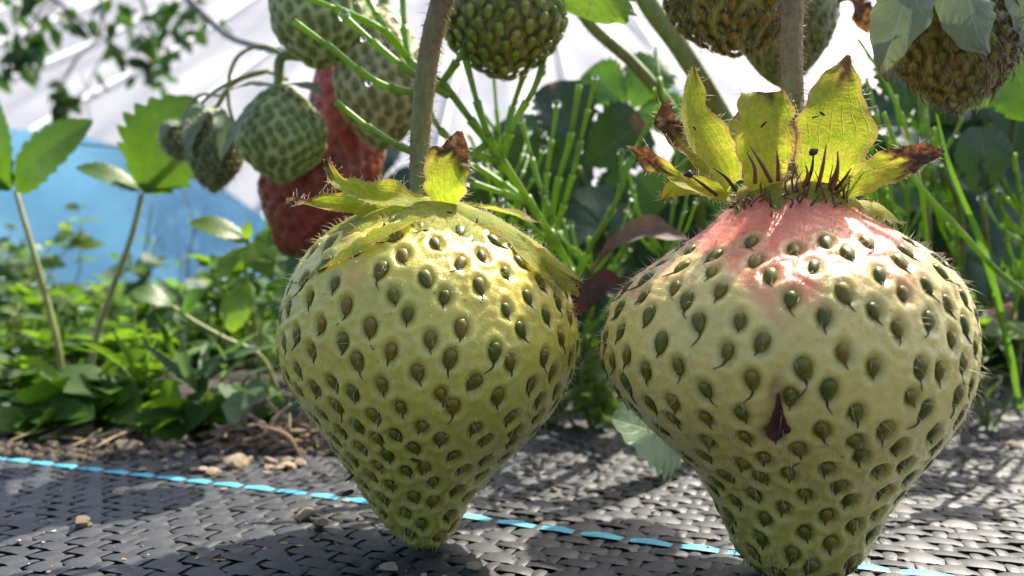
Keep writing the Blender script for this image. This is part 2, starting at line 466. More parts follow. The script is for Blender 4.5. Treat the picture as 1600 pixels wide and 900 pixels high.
def m_mat(name, c0, c1, rough):
    m, nt = mat(name); k = NT(nt)
    co = k.n('ShaderNodeTexCoord').outputs['Object']
    r = k.attr('rnd')
    c = k.mix(r, c0, c1)
    dust = k.ramp(k.noise(1.6, 6, co, .65), [(.45, (0, 0, 0)), (.75, (1, 1, 1))])
    fine = k.ramp(k.noise(22, 4, co, .7), [(.52, (0, 0, 0)), (.72, (1, 1, 1))])
    c = k.mix(k.math('MULTIPLY', k.math('MULTIPLY', dust, fine), .55), c, (.2, .17, .13))
    rg = k.math('ADD', k.math('MULTIPLY', k.noise(9, 4), .3), rough)
    k.out(k.pbr(c, rg, k.bump(k.noise(30, 4, co, .6), .3, .015), Specular_IOR_Level=.75)); return m
M['mat'] = m_mat('black_woven_tape', (.014, .016, .02), (.042, .045, .05), .38)
M['blue'] = m_mat('pale_blue_tape', (.05, .36, .5), (.12, .48, .62), .35)
M['soil'] = m_simple('soil', (.045, .034, .026), .9, .5, 1.5, .8, .3)
M['mulch'] = m_simple('black_mulch_film', (.01, .01, .011), .65, .3, 1.0, .5, .2)
def m_rock(name, a, b):
    m, nt = mat(name); k = NT(nt)
    c = k.mix(objrand(k), a, b)
    c = k.mix(1.0, c, k.ramp(k.noise(9, 5, None, .65), [(.3, (.5, .48, .45)), (.7, (1.3, 1.3, 1.3))]), 'MULTIPLY')
    k.out(k.pbr(c, .85, k.bump(k.noise(20, 5, None, .7), .7, .04))); return m
M['rock'] = m_rock('tan_grit', (.34, .27, .19), (.5, .38, .26))
M['clod'] = m_rock('brown_clod', (.07, .054, .04), (.28, .22, .15))
def m_film():
    m, nt = mat('greenhouse_film'); k = NT(nt)
    c = k.ramp(k.noise(.02, 4), [(.35, (.62, .635, .68)), (.65, (.74, .75, .77))])
    p = k.pbr(c, .4); tr = k.n('ShaderNodeBsdfTranslucent'); k.set(tr.inputs[0], c)
    k.out(k.mixsh(.55, p, tr.outputs[0])); return m
M['film'] = m_film()
M['hoop'] = m_simple('grey_hoop', (.42, .43, .46), .5)
def m_tarp():
    m, nt = mat('blue_sheet'); k = NT(nt)
    c = k.ramp(k.noise(.03, 4), [(.35, (.2, .5, .72)), (.65, (.29, .6, .8))])
    p = k.pbr(c, .45, k.bump(k.noise(.09, 5, None, .6, .8), .8, 8.0)); tr = k.n('ShaderNodeBsdfTranslucent'); k.set(tr.inputs[0], c)
    k.out(k.mixsh(.5, p, tr.outputs[0])); return m
M['tarp'] = m_tarp()

# ------------------------------------------------------------------ camera, sun, sky
cam_d = bpy.data.cameras.new('camera'); cam = bpy.data.objects.new('camera', cam_d); COL.objects.link(cam)
cam.location = (0, 0, CAMZ); cam.rotation_euler = (math.pi / 2, 0, 0)
cam_d.sensor_width = 36; cam_d.lens = F / 1600 * 36; cam_d.clip_start = .05; cam_d.clip_end = 20000
cam_d.dof.use_dof = True; cam_d.dof.focus_distance = 8.7; cam_d.dof.aperture_fstop = cam_d.lens * 1e-3 / .1
sc.camera = cam
SUN_AZ, SUN_EL = math.radians(44), math.radians(57)
sd = bpy.data.lights.new('sun', 'SUN'); sd.energy = 3.3; sd.angle = math.radians(.5); sd.color = (1, .92, .79)
so = bpy.data.objects.new('sun', sd); COL.objects.link(so)
L = Vector((math.sin(SUN_AZ) * math.cos(SUN_EL), math.cos(SUN_AZ) * math.cos(SUN_EL), math.sin(SUN_EL)))
so.rotation_mode = 'QUATERNION'; so.rotation_quaternion = L.to_track_quat('Z', 'Y'); so.location = (20, 30, 60)
w = bpy.data.worlds.new('World'); sc.world = w; w.use_nodes = True
wn = w.node_tree; bg = wn.nodes['Background']
sky = wn.nodes.new('ShaderNodeTexSky'); sky.sky_type = 'NISHITA'; sky.sun_disc = False
sky.sun_elevation = SUN_EL; sky.sun_rotation = SUN_AZ
wn.links.new(sky.outputs[0], bg.inputs[0]); bg.inputs[1].default_value = .122; sky.air_density = .7; sky.dust_density = 3.0; sky.ozone_density = .3
sc.view_settings.view_transform = 'Standard'; sc.view_settings.look = 'None'; sc.view_settings.gamma = 1
sc.view_settings.exposure = 1.6
sc.cycles.use_denoising = True
sc.cycles.max_bounces = 10; sc.cycles.transparent_max_bounces = 8

# ------------------------------------------------------------------ berries
class Berry:
    def __init__(s, rows, d, ratio=.92, ns=260, nt=360, lump=.012, seed=1, squash=1.0):
        s.d = d
        rows = np.array(rows, float)
        al, be = np.arctan((rows[:, 1] - 800) / F), np.arctan((rows[:, 2] - 800) / F)
        mid, half = (al + be) / 2, (be - al) / 2
        cx = d * np.tan(mid); rx = d / np.cos(mid) * np.sin(half)
        z = CAMZ - (rows[:, 0] - 450) / F * (d - .55 * rx * ratio)
        prof = smooth_path(np.stack([cx, rx, z], -1), 800)
        prof[:, 1] = np.maximum(prof[:, 1], .004)
        arc = np.concatenate([[0], np.cumsum(np.hypot(np.diff(prof[:, 1]), np.diff(prof[:, 2])))])
        s.len = arc[-1]
        t = np.linspace(0, arc[-1], ns)
        s.cx = np.interp(t, arc, prof[:, 0]); s.rx = np.interp(t, arc, prof[:, 1]); s.z = np.interp(t, arc, prof[:, 2])
        s.ry = s.rx * ratio
        s.ns, s.nt = ns, nt
        th = np.linspace(0, 2 * np.pi, nt, endpoint=False); s.th = th
        r = np.random.default_rng(seed)
        lm = np.zeros((ns, nt)); tt = np.linspace(0, 1, ns)[:, None]
        for k in range(8):
            lm += r.normal() * np.sin(th[None] * r.integers(1, 5) + r.uniform(0, 6)) * np.sin(tt * r.uniform(2, 12) + r.uniform(0, 6))
        lm = 1 + lump * lm * sstep(0, .1, tt)
        S = np.stack([s.cx[:, None] + s.rx[:, None] * np.cos(th) * lm, d + s.ry[:, None] * np.sin(th) * lm, np.repeat(s.z[:, None], nt, 1)], -1)
        s.S = S
        dt = (np.roll(S, -1, 1) - np.roll(S, 1, 1)); dsv = np.gradient(S, axis=0)
        s.N = nrm(np.cross(dsv, dt)); s.D = nrm(dsv); s.B = nrm(dt)
        flip = np.sign(np.sum(s.N[ns // 2, 0] * V(1, 0, 0)))
        s.N = s.N * flip
    def at(s, sv, th):
        """bilinear sample -> position, normal, down, across"""
        i = np.clip(np.asarray(sv) * (s.ns - 1), 0, s.ns - 1.001); i0 = i.astype(int); fi = (i - i0)[:, None]
        j = (np.asarray(th) / (2 * np.pi) * s.nt) % s.nt; j0 = j.astype(int) % s.nt; j1 = (j0 + 1) % s.nt; fj = (j - np.floor(j))[:, None]
        def g(A): return (A[i0, j0] * (1 - fi) + A[i0 + 1, j0] * fi) * (1 - fj) + (A[i0, j1] * (1 - fi) + A[i0 + 1, j1] * fi) * fj
        N = nrm(g(s.N)); D = g(s.D); D = nrm(D - N * np.sum(N * D, 1)[:, None]); return g(s.S), N, D, np.cross(N, D)
    def front(s, px, py, off=0.0):
        d = s.d - s.ry.max()
        for _ in range(6):
            p = P(px, py, d); zz = s.z[::-1]
            cx = np.interp(p[2], zz, s.cx[::-1]); rx = np.interp(p[2], zz, s.rx[::-1]); ry = np.interp(p[2], zz, s.ry[::-1])
            u = np.clip((p[0] - cx) / rx, -.97, .97); d = s.d - ry * math.sqrt(1 - u * u)
        return P(px, py, d - off)

def seed_mesh(name, mats, L_=.27, W_=.17, H_=.13, tail=.13, bend=0.3, lift=.02, tr=.009):
    mb = MB()
    n, sg = 13, 12
    t = np.linspace(0, 1, n)               # 0 = round upper end, 1 = pointed lower end
    w = np.sqrt(np.clip(1 - (2 * t ** .85 - 1) ** 2, 0, 1)) * (1 - .22 * t ** 2)
    th = np.linspace(0, 2 * np.pi, sg, endpoint=False)
    v = np.stack([w[:, None] * np.cos(th) * W_ / 2, (.5 - t)[:, None] * L_ + 0 * th, w[:, None] * np.sin(th) * H_ / 2 * (1 + .12 * np.cos(2 * th))], -1)
    mb.add(v.reshape(-1, 3), grid_quads(sg, n, True), None, 0)
    if tail > 0:
        y0 = -.46 * L_
        tube(mb, [V(0, y0 + .03, .0), V(bend * .15 * tail, y0 - tail * .4, lift), V(bend * tail, y0 - tail, lift * 1.5)], [tr * 1.8, tr * 1.3, tr * .6], 5, 8, 1)
    return mb.mesh(name, mats)

def make_seedmeshes(mats, **kw):
    out = []
    for k in range(6):
        a = dict(kw); a['bend'] = [-.5, .2, .5, -.2, -.9, .35][k]; tl = kw.get('tail', .13)
        a['tail'] = tl * [1, .8, 1.1, .4, 1.2, .7][k]
        out.append(seed_mesh('seed', mats, **a))
    return out

SEEDM = make_seedmeshes([M['seed'], M['style']])
SEEDM_G = make_seedmeshes([M['seed_green'], M['style']], tail=.1)
SEEDM_H = make_seedmeshes([m_seed('brown_seed_skin', (.12, .14, .02), (.2, .2, .035)), M['style_brown']], tail=.26, lift=.08, tr=.011)

def add_flesh(root, b, nseed, colfun, mflesh, seedmeshes, D=.06, sig=.1, lowdeep=.5, sink=.5, dens=None, jit=.25, s0=.06, maxparts=100, sscale=1.0, hair=0, halosig=.13, rim=.0, seeds=True, hairlen=.13, hairr=.0035):
    r = np.random.default_rng(nseed)
    sv = np.linspace(0, 1, 600)
    rad = np.interp(sv, np.linspace(0, 1, b.ns), (b.rx + b.ry) / 2)
    dn = np.ones_like(sv) if dens is None else dens(sv)
    wgt = rad * dn * (sv > s0); cum = np.cumsum(wgt); cum /= cum[-1]
    k = np.arange(nseed) + .5
    ss = np.interp(k / nseed, cum, sv)
    th = (k * 2.399963 + 1.0) % (2 * np.pi)
    spacing = math.sqrt(2 * np.pi * wgt.sum() / 600 * b.len / nseed / dn.mean())
    rr = np.maximum(np.interp(ss, sv, rad), .15)
    ss = np.clip(ss + r.normal(size=nseed) * jit * spacing * .45 / b.len, s0, .992); th = th + r.normal(size=nseed) * jit * spacing * .45 / rr
    p, N, Dn, B = b.at(ss, th)
    S = b.S.reshape(-1, 3); NN = b.N.reshape(-1, 3)
    disp = np.zeros(len(S)); halo = np.zeros(len(S)); ring = np.zeros(len(S))
    deep = D * (1 - lowdeep + 2 * lowdeep * sstep(.2, .8, ss)) * r.uniform(.75, 1.2, nseed)
    for a in range(nseed):
        dv = S - p[a]
        near = np.where(np.einsum('ij,ij->i', dv, dv) < (sig * 4.5) ** 2)[0]
        dv = dv[near]
        q2 = (dv @ Dn[a] / 1.35) ** 2 + (dv @ B[a]) ** 2 + (dv @ N[a]) ** 2
        disp[near] += -deep[a] * np.exp(-(q2 / (2 * sig ** 2)) ** 1.35)
        if rim: disp[near] += rim * np.exp(-(np.sqrt(q2) - sig * 2.1) ** 2 / (2 * (sig * .4) ** 2))
        ring[near] = np.maximum(ring[near], np.exp(-((np.sqrt(q2) - sig * 2.0) / (sig * .55)) ** 2)); halo[near] = np.maximum(halo[near], np.exp(-q2 / (2 * halosig ** 2)))
    # tiny grain
    g = .006 * (np.sin(S[:, 0] * 23 + 3 * np.sin(S[:, 2] * 9)) * np.sin(S[:, 2] * 27 + 2 * np.sin(S[:, 0] * 11 + S[:, 1] * 7)))
    Sv = S + NN * (disp + D * .3 + g)[:, None]
    mb = MB()
    sg = np.repeat(np.linspace(0, 1, b.ns), b.nt)
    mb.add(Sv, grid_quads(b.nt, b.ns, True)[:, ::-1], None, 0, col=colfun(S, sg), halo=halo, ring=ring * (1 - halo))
    fl = mb.build('flesh', mflesh, root)
    origin = world_loc(root)
    if seeds:
        q = p - N * (deep * sink)[:, None] + N * .02 * sscale
        camv = nrm(V(0, 0, CAMZ) - q); facing = np.sum(camv * N, 1) > .05
        inview = (np.abs(q[:, 0] / q[:, 1]) < .72) & (np.abs((q[:, 2] - CAMZ) / q[:, 1]) < .41)
        order = np.argsort(-(np.sum(camv * N, 1) + 2 * (facing & inview)))
        nvis = min(maxparts, int((facing & inview).sum()))
        tilt = r.normal(size=nseed) * .25
        rest = MB()
        for n_, a in enumerate(order):
            ca, sa = math.cos(tilt[a]), math.sin(tilt[a])
            X = B[a] * ca + Dn[a] * sa; Y = -(Dn[a] * ca - B[a] * sa)
            X = nrm(np.cross(Y, N[a]))
            sc_ = sscale * r.uniform(.78, 1.15)
            me = seedmeshes[r.integers(0, len(seedmeshes))]
            R = np.stack([X, Y, N[a]], -1)
            if n_ < nvis:
                o = bpy.data.objects.new('seed', me); COL.objects.link(o); o.parent = root
                mt = Matrix([[*(R[i] * sc_), q[a][i] - origin[i]] for i in range(3)] + [[0, 0, 0, 1]])
                o.matrix_basis = mt
            else:
                co = np.zeros(len(me.vertices) * 3, np.float32); me.vertices.foreach_get('co', co)
                vv = co.reshape(-1, 3) @ (R * sc_).T + q[a]
                qq = [list(pl.vertices) for pl in me.polygons if len(pl.vertices) == 4]
                rest.add(vv, qq, None, 0)
        if rest.n:
            kind(rest.build('seeds', [seedmeshes[0].materials[0]], root), 'stuff')
    if hair:
        hs = np.interp(r.random(hair), cum, sv); ht = r.uniform(0, 2 * np.pi, hair)
        hp, hN, hD, hB = b.at(hs, ht)
        hd = hN * .8 + hD * .35 + r.normal(size=(hair, 3)) * .35
        hb = MB(); hairs(hb, hp, hd, r.uniform(.5, 1.3, hair) * hairlen, hairr, bend=hD * .35 + r.normal(size=(hair, 3)) * .2)
        kind(hb.build('fuzz', M['hair'], fl), 'stuff')
    return fl

def lerp3(a, b, t): return np.asarray(a)[None] * (1 - t[:, None]) + np.asarray(b)[None] * t[:, None]

def stem_part(root, pts, rad, m, hair=500, name='stem', hl=.09, hm='hair_dark', down=True, seg=14, n=60):
    mb = MB(); path, r_, T, A, B = tube(mb, pts, rad, seg, n, 0, .02)
    s = mb.build(name, m, root)
    if hair:
        i = rng.integers(0, n, hair); th = rng.uniform(0, 2 * np.pi, hair)
        nr = A[i] * np.cos(th)[:, None] + B[i] * np.sin(th)[:, None]
        hb = MB(); hairs(hb, path[i] + T[i] * rng.uniform(-.05, .05, (hair, 1)) + nr * r_[i][:, None] * .97, nr + T[i] * (.5 if down else -.5) + rng.normal(size=(hair, 3)) * .3, rng.uniform(.5, 1.3, hair) * hl, .0035)
        kind(hb.build('fuzz', M[hm], s), 'stuff')
    return s

def sepal_hairs(mb, v, n, hl=.1):
    """hairs along both long edges of a ribbon grid"""
    nv, nu = v.shape[:2]
    i = rng.integers(1, nv - 1, n); j = np.where(rng.random(n) < .5, 0, nu - 1); jj = np.where(j == 0, 1, nu - 2)
    out = nrm(v[i, j] - v[i, jj])
    hairs(mb, v[i, j], out + rng.normal(size=(n, 3)) * .4 + V(0, 0, .1), rng.uniform(.4, 1.2, n) * hl, .0035)

def sepal(root, pts, hwpx, nrmv=(0, -1, 0), cup=.15, dry=2.0, wav=.08, hair=70, m=None, fold=0.0, label=None, name='sepal', drysoft=.1, nu=11, nv=30):
    d = np.mean([p[1] for p in pts]); hw = [h / F * d for h in hwpx]
    mb = MB(); v = ribbon(mb, pts, hw, nrmv, cup, nu, nv, dry, wav, 0, fold=fold, drysoft=drysoft)
    o = mb.build(name, m or M['sepal'], root)
    if label: o['label'] = label
    if hair:
        hb = MB(); sepal_hairs(hb, v, hair); kind(hb.build('fuzz', M['hair'], o), 'stuff')
    return o

# ---- front left berry
B1 = Berry([(316, 664, 666), (319, 630, 702), (328, 592, 740), (348, 548, 786), (370, 510, 826), (400, 482, 856), (430, 462, 877), (465, 446, 889), (500, 437, 895), (540, 432, 898),
            (580, 436, 890), (620, 452, 876), (660, 480, 851), (700, 511, 815), (740, 541, 776), (780, 570, 741), (810, 592, 724), (835, 616, 708), (850, 642, 690), (855, 664, 668)], 10.0, .97, seed=3)
r1 = thing('strawberry', 'smaller unripe pale green strawberry standing on its tip on the weed mat, yellow calyx', 'strawberry', (B1.cx[-1], 10.0, B1.z[-1]), 'two large unripe strawberries in front')
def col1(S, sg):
    c = lerp3((.64, .52, .06), (.6, .54, .085), sstep(.15, .4, sg)); f2 = sstep(.45, .95, sg)[:, None]; c = c * (1 - f2) + V(.36, .34, .03) * f2  # greener unripe tip, with some of the lower shade painted into the colour
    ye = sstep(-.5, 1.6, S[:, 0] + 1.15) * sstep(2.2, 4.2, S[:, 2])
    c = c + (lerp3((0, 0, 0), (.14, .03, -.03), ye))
    # pink blush patches by the calyx
    for (px, py, rr, f) in ((765, 398, .24, .8), (735, 385, .2, .7), (560, 435, .3, .35), (790, 408, .14, .7)):
        q = B1.front(px, py); dd = np.linalg.norm(S - q, axis=1) + .05 * np.sin(S[:, 0] * 17) * np.sin(S[:, 2] * 21)
        c = c * (1 - f * sstep(rr, 0, dd))[:, None] + V(.75, .22, .1) * (f * sstep(rr, 0, dd))[:, None]
    return np.clip(c, .02, .9)
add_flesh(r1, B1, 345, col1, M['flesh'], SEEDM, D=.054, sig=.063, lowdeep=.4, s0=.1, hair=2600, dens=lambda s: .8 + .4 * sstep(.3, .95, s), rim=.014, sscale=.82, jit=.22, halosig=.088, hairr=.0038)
# calyx collar
def collar(root, b, smax, off, n_lobe, m, amp=.25, ph=0.0, name='calyx_collar'):
    mb = MB(); nth, nv = 120, 16
    th = np.linspace(0, 2 * np.pi, nth, endpoint=False); lob = smax * (1 + amp * np.sin(th * n_lobe + ph) + .1 * np.sin(th * 11))
    VV = []; lvv = []
    for i in range(nv):
        f = i / (nv - 1)
        p, N, _, _ = b.at(lob * f, th)
        VV.append(p + N * (off * (1.0 - f ** 3) - .015 * f ** 6))
        lvv.append(np.full(nth, f * .5))
    VV = np.array(VV); mb.add(VV.reshape(-1, 3), grid_quads(nth, len(VV), True), None, 0, lv=np.concatenate(lvv), lu=np.full(VV.shape[0] * nth, .5), dry=np.zeros(VV.shape[0] * nth))
    o = mb.build(name, m, root)
    hn_ = 420; hp, hN, hD, hB = b.at(rng.uniform(.3, 1, hn_) * smax, rng.uniform(0, 6.283, hn_))
    hb = MB(); hairs(hb, hp + hN * off * .6, hN + rng.normal(size=(hn_, 3)) * .4, rng.uniform(.5, 1.3, hn_) * .1, .0032, bend=hD * .4)
    kind(hb.build('fuzz', M['hair'], o), 'stuff'); return o
collar(r1, B1, .245, .08, 5, M['sepal'], .12, 1.0)
stem_part(r1, [P(700, -60, 10.0), P(690, 0, 10.0), P(673, 70, 10.0), P(661, 160, 10.0), P(656, 240, 10), P(660, 318, 10.0)], [.155, .15, .145, .14, .135, .17], M['stem'], 900)
fr = B1.front
sepal(r1, [P(665, 318, 9.6), P(620, 312, 9.3), P(570, 306, 9.2), P(530, 288, 9.2), P(512, 255, 9.3), P(511, 246, 9.3)], [14, 24, 27, 20, 8, 2], (.1, -.75, .65), .5, .8, .16)
sepal(r1, [P(620, 338, 9.3), P(580, 330, 9.25), P(530, 322, 9.2), P(480, 318, 9.25), P(447, 314, 9.3)], [10, 19, 20, 14, 3], (.0, -.8, .6), .5, .72, .15)
sepal(r1, [fr(645, 338, .16), fr(590, 362, .18), fr(545, 385, .17), fr(502, 410, .17), fr(472, 430, .17), P(450, 437, 9.45)], [20, 32, 32, 25, 13, 3], (-.5, -.5, .7), -.08, .86, .08)
sepal(r1, [P(697, 322, 9.5), P(697, 290, 9.4), P(700, 262, 9.4), P(711, 235, 9.45), P(718, 205, 9.5)], [16, 36, 36, 22, 5], (-.1, -1, .1), .18, .58, .1)
sepal(r1, [P(690, 322, 9.35), P(745, 338, 9.25), P(800, 362, 9.25), P(850, 398, 9.3), P(885, 426, 9.35), P(914, 444, 9.35)], [26, 34, 38, 34, 22, 4], (.5, -.6, .65), -.3, .93, .1, hair=180)
sepal(r1, [fr(800, 372, .05), fr(840, 408, .06), fr(872, 436, .07), P(905, 462, 9.4)], [14, 28, 26, 4], (.6, -.6, .45), .15, .97, .1)
sepal(r1, [P(690, 318, 10.3), P(740, 322, 10.8), P(800, 335, 11.2), P(850, 350, 11.3)], [14, 26, 20, 3], (.2, -.2, 1), .2, .8, .1)
# black bits caught on the calyx
def specks(root, pts, name='debris', m='style', size=.035):
    for i, (q, s_) in enumerate(pts):
        v, f = lump(40 + i, 2, .5, .4); mb = MB(); an = rng.uniform(0, 3.1); w_ = v * s_ * size * V(1.5, .7, .9); w_ = np.stack([w_[:, 0] * math.cos(an) - w_[:, 2] * math.sin(an), w_[:, 1], w_[:, 0] * math.sin(an) + w_[:, 2] * math.cos(an)], -1); mb.add(q + w_, None, f); mb.build(name, M[m], root)
specks(r1, [(fr(640, 318, .16), 1.6), (fr(585, 333, .16), 1.4), (fr(600, 353, .12), 1.1), (fr(665, 360, .12), 1), (fr(702, 332, .14), .9), (fr(745, 345, .2), .8), (fr(543, 770, .1), 2.2), (fr(548, 745, .1), 1.6), (fr(650, 720, .06), 1.6)])

# ---- front right berry
B2 = Berry([(286, 1229, 1231), (289, 1180, 1282), (297, 1148, 1312), (312, 1142, 1322), (335, 1122, 1350), (360, 1092, 1398), (395, 1044, 1453), (435, 990, 1498), (475, 962, 1518), (520, 946, 1530), (560, 941, 1533),
            (600, 948, 1529), (640, 968, 1516), (680, 1004, 1490), (720, 1046, 1455), (760, 1086, 1421), (800, 1112, 1392), (840, 1132, 1370), (875, 1150, 1347), (897, 1176, 1318), (905, 1215, 1280), (907, 1246, 1249)], 9.0, .96, seed=11, lump=.009)
r2 = thing('strawberry', 'biggest unripe cream strawberry with a pink neck and upright green sepals', 'strawberry', (B2.cx[-1], 9.0, B2.z[-1]), 'two large unripe strawberries in front')
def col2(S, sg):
    c = lerp3((.78, .58, .18), (.74, .59, .17), sstep(.2, .5, sg)); f2 = sstep(.48, .95, sg)[:, None]; c = c * (1 - f2) + V(.42, .36, .055) * f2  # tip tone mixes unripe pigment with painted-in shade of the lower half
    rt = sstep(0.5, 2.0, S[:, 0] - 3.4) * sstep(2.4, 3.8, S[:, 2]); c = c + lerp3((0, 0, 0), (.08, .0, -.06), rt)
    wob = .18 * np.sin(S[:, 0] * 5 + 1) + .1 * np.sin(S[:, 0] * 13 + S[:, 2] * 6)
    pk = sstep(3.45, 4.1, S[:, 2] + wob + .25 * np.exp(-((S[:, 0] - 2.8) / .5) ** 2))
    c = c * (1 - .85 * pk)[:, None] + V(.78, .06, .08) * (.85 * pk)[:, None]
    pk2 = sstep(3.1, 3.7, S[:, 2] + wob) * .22
    c = c * (1 - pk2)[:, None] + V(.82, .4, .24) * pk2[:, None]
    q = B2.front(1213, 610); s1 = sstep(.2, .02, np.linalg.norm((S - q) * V(1.5, 1, .7), axis=1)); c = c * (1 - .7 * s1)[:, None] + V(.2, .05, .02) * (.7 * s1)[:, None]
    return np.clip(c, .02, .9)
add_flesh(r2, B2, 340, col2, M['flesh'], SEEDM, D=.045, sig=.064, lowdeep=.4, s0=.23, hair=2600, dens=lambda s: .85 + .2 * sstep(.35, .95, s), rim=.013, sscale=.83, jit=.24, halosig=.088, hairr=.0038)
fr2 = B2.front
collar(r2, B2, .145, .045, 9, M['sepal'], .12, .4)
stem_part(r2, [P(1240, -60, 9.0), P(1238, 0, 9.0), P(1237, 80, 9.0), P(1240, 190, 9.0), P(1243, 290, 9.0)], [.135, .132, .13, .125, .15], M['stem2'], 900)
sepal(r2, [P(1142, 290, 8.6), P(1128, 255, 8.5), P(1100, 215, 8.5), P(1082, 175, 8.6), P(1083, 135, 8.7), P(1084, 103, 8.8)], [20, 36, 36, 28, 18, 2], (.35, -1, .1), .35, .97, .08)
sepal(r2, [P(1192, 294, 8.55), P(1192, 255, 8.45), P(1193, 210, 8.45), P(1193, 170, 8.5), P(1192, 144, 8.6)], [24, 42, 46, 45, 32], (.05, -1, .15), .25, .96, .1, label='broad blunt sepal with a dark curled top edge')
sepal(r2, [P(1283, 296, 8.55), P(1290, 255, 8.45), P(1302, 205, 8.45), P(1306, 160, 8.5), P(1312, 125, 8.6), P(1326, 86, 8.7)], [24, 54, 59, 50, 24, 3], (-.05, -1, .1), .22, .82, .1, label='widest upright sepal with a brown dried tip')
sepal(r2, [P(1308, 302, 8.6), P(1345, 280, 8.45), P(1385, 265, 8.4), P(1425, 248, 8.4), P(1476, 235, 8.45)], [14, 30, 30, 20, 3], (.2, -.9, .5), .25, .58, .12, drysoft=.04, label='sepal with a rust brown dried outer half')
sepal(r2, [P(1300, 312, 8.5), P(1345, 316, 8.35), P(1385, 328, 8.35), P(1408, 348, 8.45)], [12, 20, 22, 5], (.3, -.6, .8), -.25, .9, .1)
sepal(r2, [P(1140, 304, 8.6), P(1095, 294, 8.5), P(1055, 278, 8.5), P(1015, 252, 8.55), P(979, 228, 8.6)], [12, 18, 15, 11, 4], (.1, -.9, .4), .35, .6, .25, label='shrivelled narrow sepal with a dry straw tip')
sepal(r2, [P(1150, 285, 9.3), P(1100, 255, 9.2), P(1062, 225, 9.2), P(1040, 195, 9.2), P(1038, 160, 9.25)], [14, 22, 24, 20, 3], (.3, -1, .2), .4, .45, .18, drysoft=.25)
sepal(r2, [P(1120, 292, 9.3), P(1075, 292, 9.2), P(1045, 300, 9.2), P(1033, 316, 9.2)], [10, 17, 13, 2], (0, -1, .3), .3, .9, .1)
sepal(r2, [P(1235, 292, 9.4), P(1180, 240, 9.8), P(1170, 190, 9.9), P(1165, 150, 9.8)], [20, 45, 42, 6], (0, -1, .1), .2, .75, .1)
def stamen(root, a, b_, r_=.03, knob=False, m='stamen'):
    mb = MB(); mid = (a + b_) / 2 + V(rng.normal() * .03, -.05, 0)
    tube(mb, [a, mid, b_], [r_, r_ * .8, r_ * .25], 7, 14)
    if knob:
        v, f = lump(int(a[0] * 100) % 97, 2, .8, .3); mb.add(b_ + v * .06, None, f, 0)
    mb.build('stamen', M[m], root)
M['stamen'] = m_simple('reddish_stamen', (.2, .07, .05), .5)
M['stamen_dark'] = M['style']
for (x0, y0, x1, y1, kn, mm) in ((1205, 284, 1172, 228, 0, 'stamen'), (1180, 286, 1167, 238, 0, 'stamen'), (1216, 282, 1214, 236, 0, 'stamen'), (1260, 290, 1271, 238, 1, 'stamen_dark'), (1278, 292, 1291, 226, 0, 'stamen'),
                             (1296, 290, 1309, 236, 0, 'stamen'), (1300, 296, 1311, 260, 0, 'stamen'), (1306, 296, 1330, 263, 0, 'stamen_dark'), (1255, 292, 1259, 258, 0, 'stamen'), (1120, 305, 1076, 272, 1, 'stamen_dark'), (1150, 298, 1115, 262, 0, 'stamen_dark')):
    stamen(r2, P(x0, y0, 8.32), P(x1, y1, 8.2), .025 if mm == 'stamen' else .022, kn, mm)
specks(r2, [(fr2(1150, 318, .05), 2), (fr2(1205, 335, .05), 1.0), (fr2(1322, 310, .14), 1.2), (fr2(1310, 318, .1), 1.2), (P(1085, 200, 8.35), .7), (P(1192, 195, 8.3), 1.1), (P(1285, 178, 8.3), 1.0), (P(1275, 182, 8.3), .9)])
fm = MB()
for k in range(34):
    th_ = rng.uniform(math.pi * 1.02, math.pi * 1.98); p_, n_, d_, b_ = B2.at(np.array([rng.uniform(.1, .14)]), np.array([th_])); p_ = p_[0] + n_[0] * .03; l = rng.uniform(.12, .32)
    up_ = nrm(V(rng.normal() * .5, -.3 + rng.normal() * .3, 1))
    tube(fm, [p_, p_ + up_ * l * .5 + rng.normal(size=3) * .03, p_ + up_ * l + rng.normal(size=3) * .07], [.016, .011, .004], 5, 9)
fm.build('withered_filaments', m_simple('withered_brown', (.13, .06, .035), .7, .5), r2)
nh = 700; hp, hN, hD, hB = B2.at(rng.uniform(.13, .3, nh), rng.uniform(0, 6.283, nh))
hb = MB(); hairs(hb, hp, hN * .6 - hD * .5 + rng.normal(size=(nh, 3)) * .4, rng.uniform(.5, 1.3, nh) * .11, .0036); kind(hb.build('neck_fuzz', M['hair'], r2), 'stuff')
# dark red scrap stuck on the skin
mb = MB(); ribbon(mb, [fr2(1216, 612, .0), fr2(1215, 640, .03), fr2(1211, 664, .035), fr2(1218, 686, .01)], [.008, .045, .13, .06], (0, -1, .05), .45, 9, 20, wav=.25)
mb.build('petal_scrap', m_simple('dark_red_scrap', (.075, .016, .008), .85, .6), r2)

# ------------------------------------------------------------------ fruit hanging behind
def hang_berry(label, rows, d, colf, nseed, stem, mfl, seeds, stemr=.1, name='strawberry', sepals=(), ratio=.95, D=.05, sig=.09, sink=.3, hair=900, sscale=.9, res=(130, 190), smat='sepal_dark', hl=.13, hr=.004, maxparts=100, halosig=.12, stemm='stemg', jit=.25):
    b = Berry(rows, d, ratio, res[0], res[1], seed=nseed)
    root = thing(name, label, 'strawberry', (b.cx[-1], d, b.z[-1]), 'strawberries hanging behind')
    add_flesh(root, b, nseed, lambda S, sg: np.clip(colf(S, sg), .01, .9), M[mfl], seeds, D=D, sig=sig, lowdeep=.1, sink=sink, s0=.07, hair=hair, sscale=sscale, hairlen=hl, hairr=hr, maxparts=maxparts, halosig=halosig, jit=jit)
    if stem is not None: stem_part(root, stem, [stemr, stemr, stemr * 1.1], M[stemm], 0)
    for (pts, hw, nv_, cup, dry) in sepals:
        sepal(root, pts, hw, nv_, cup, dry, .1, 0, M[smat])
    return root, b
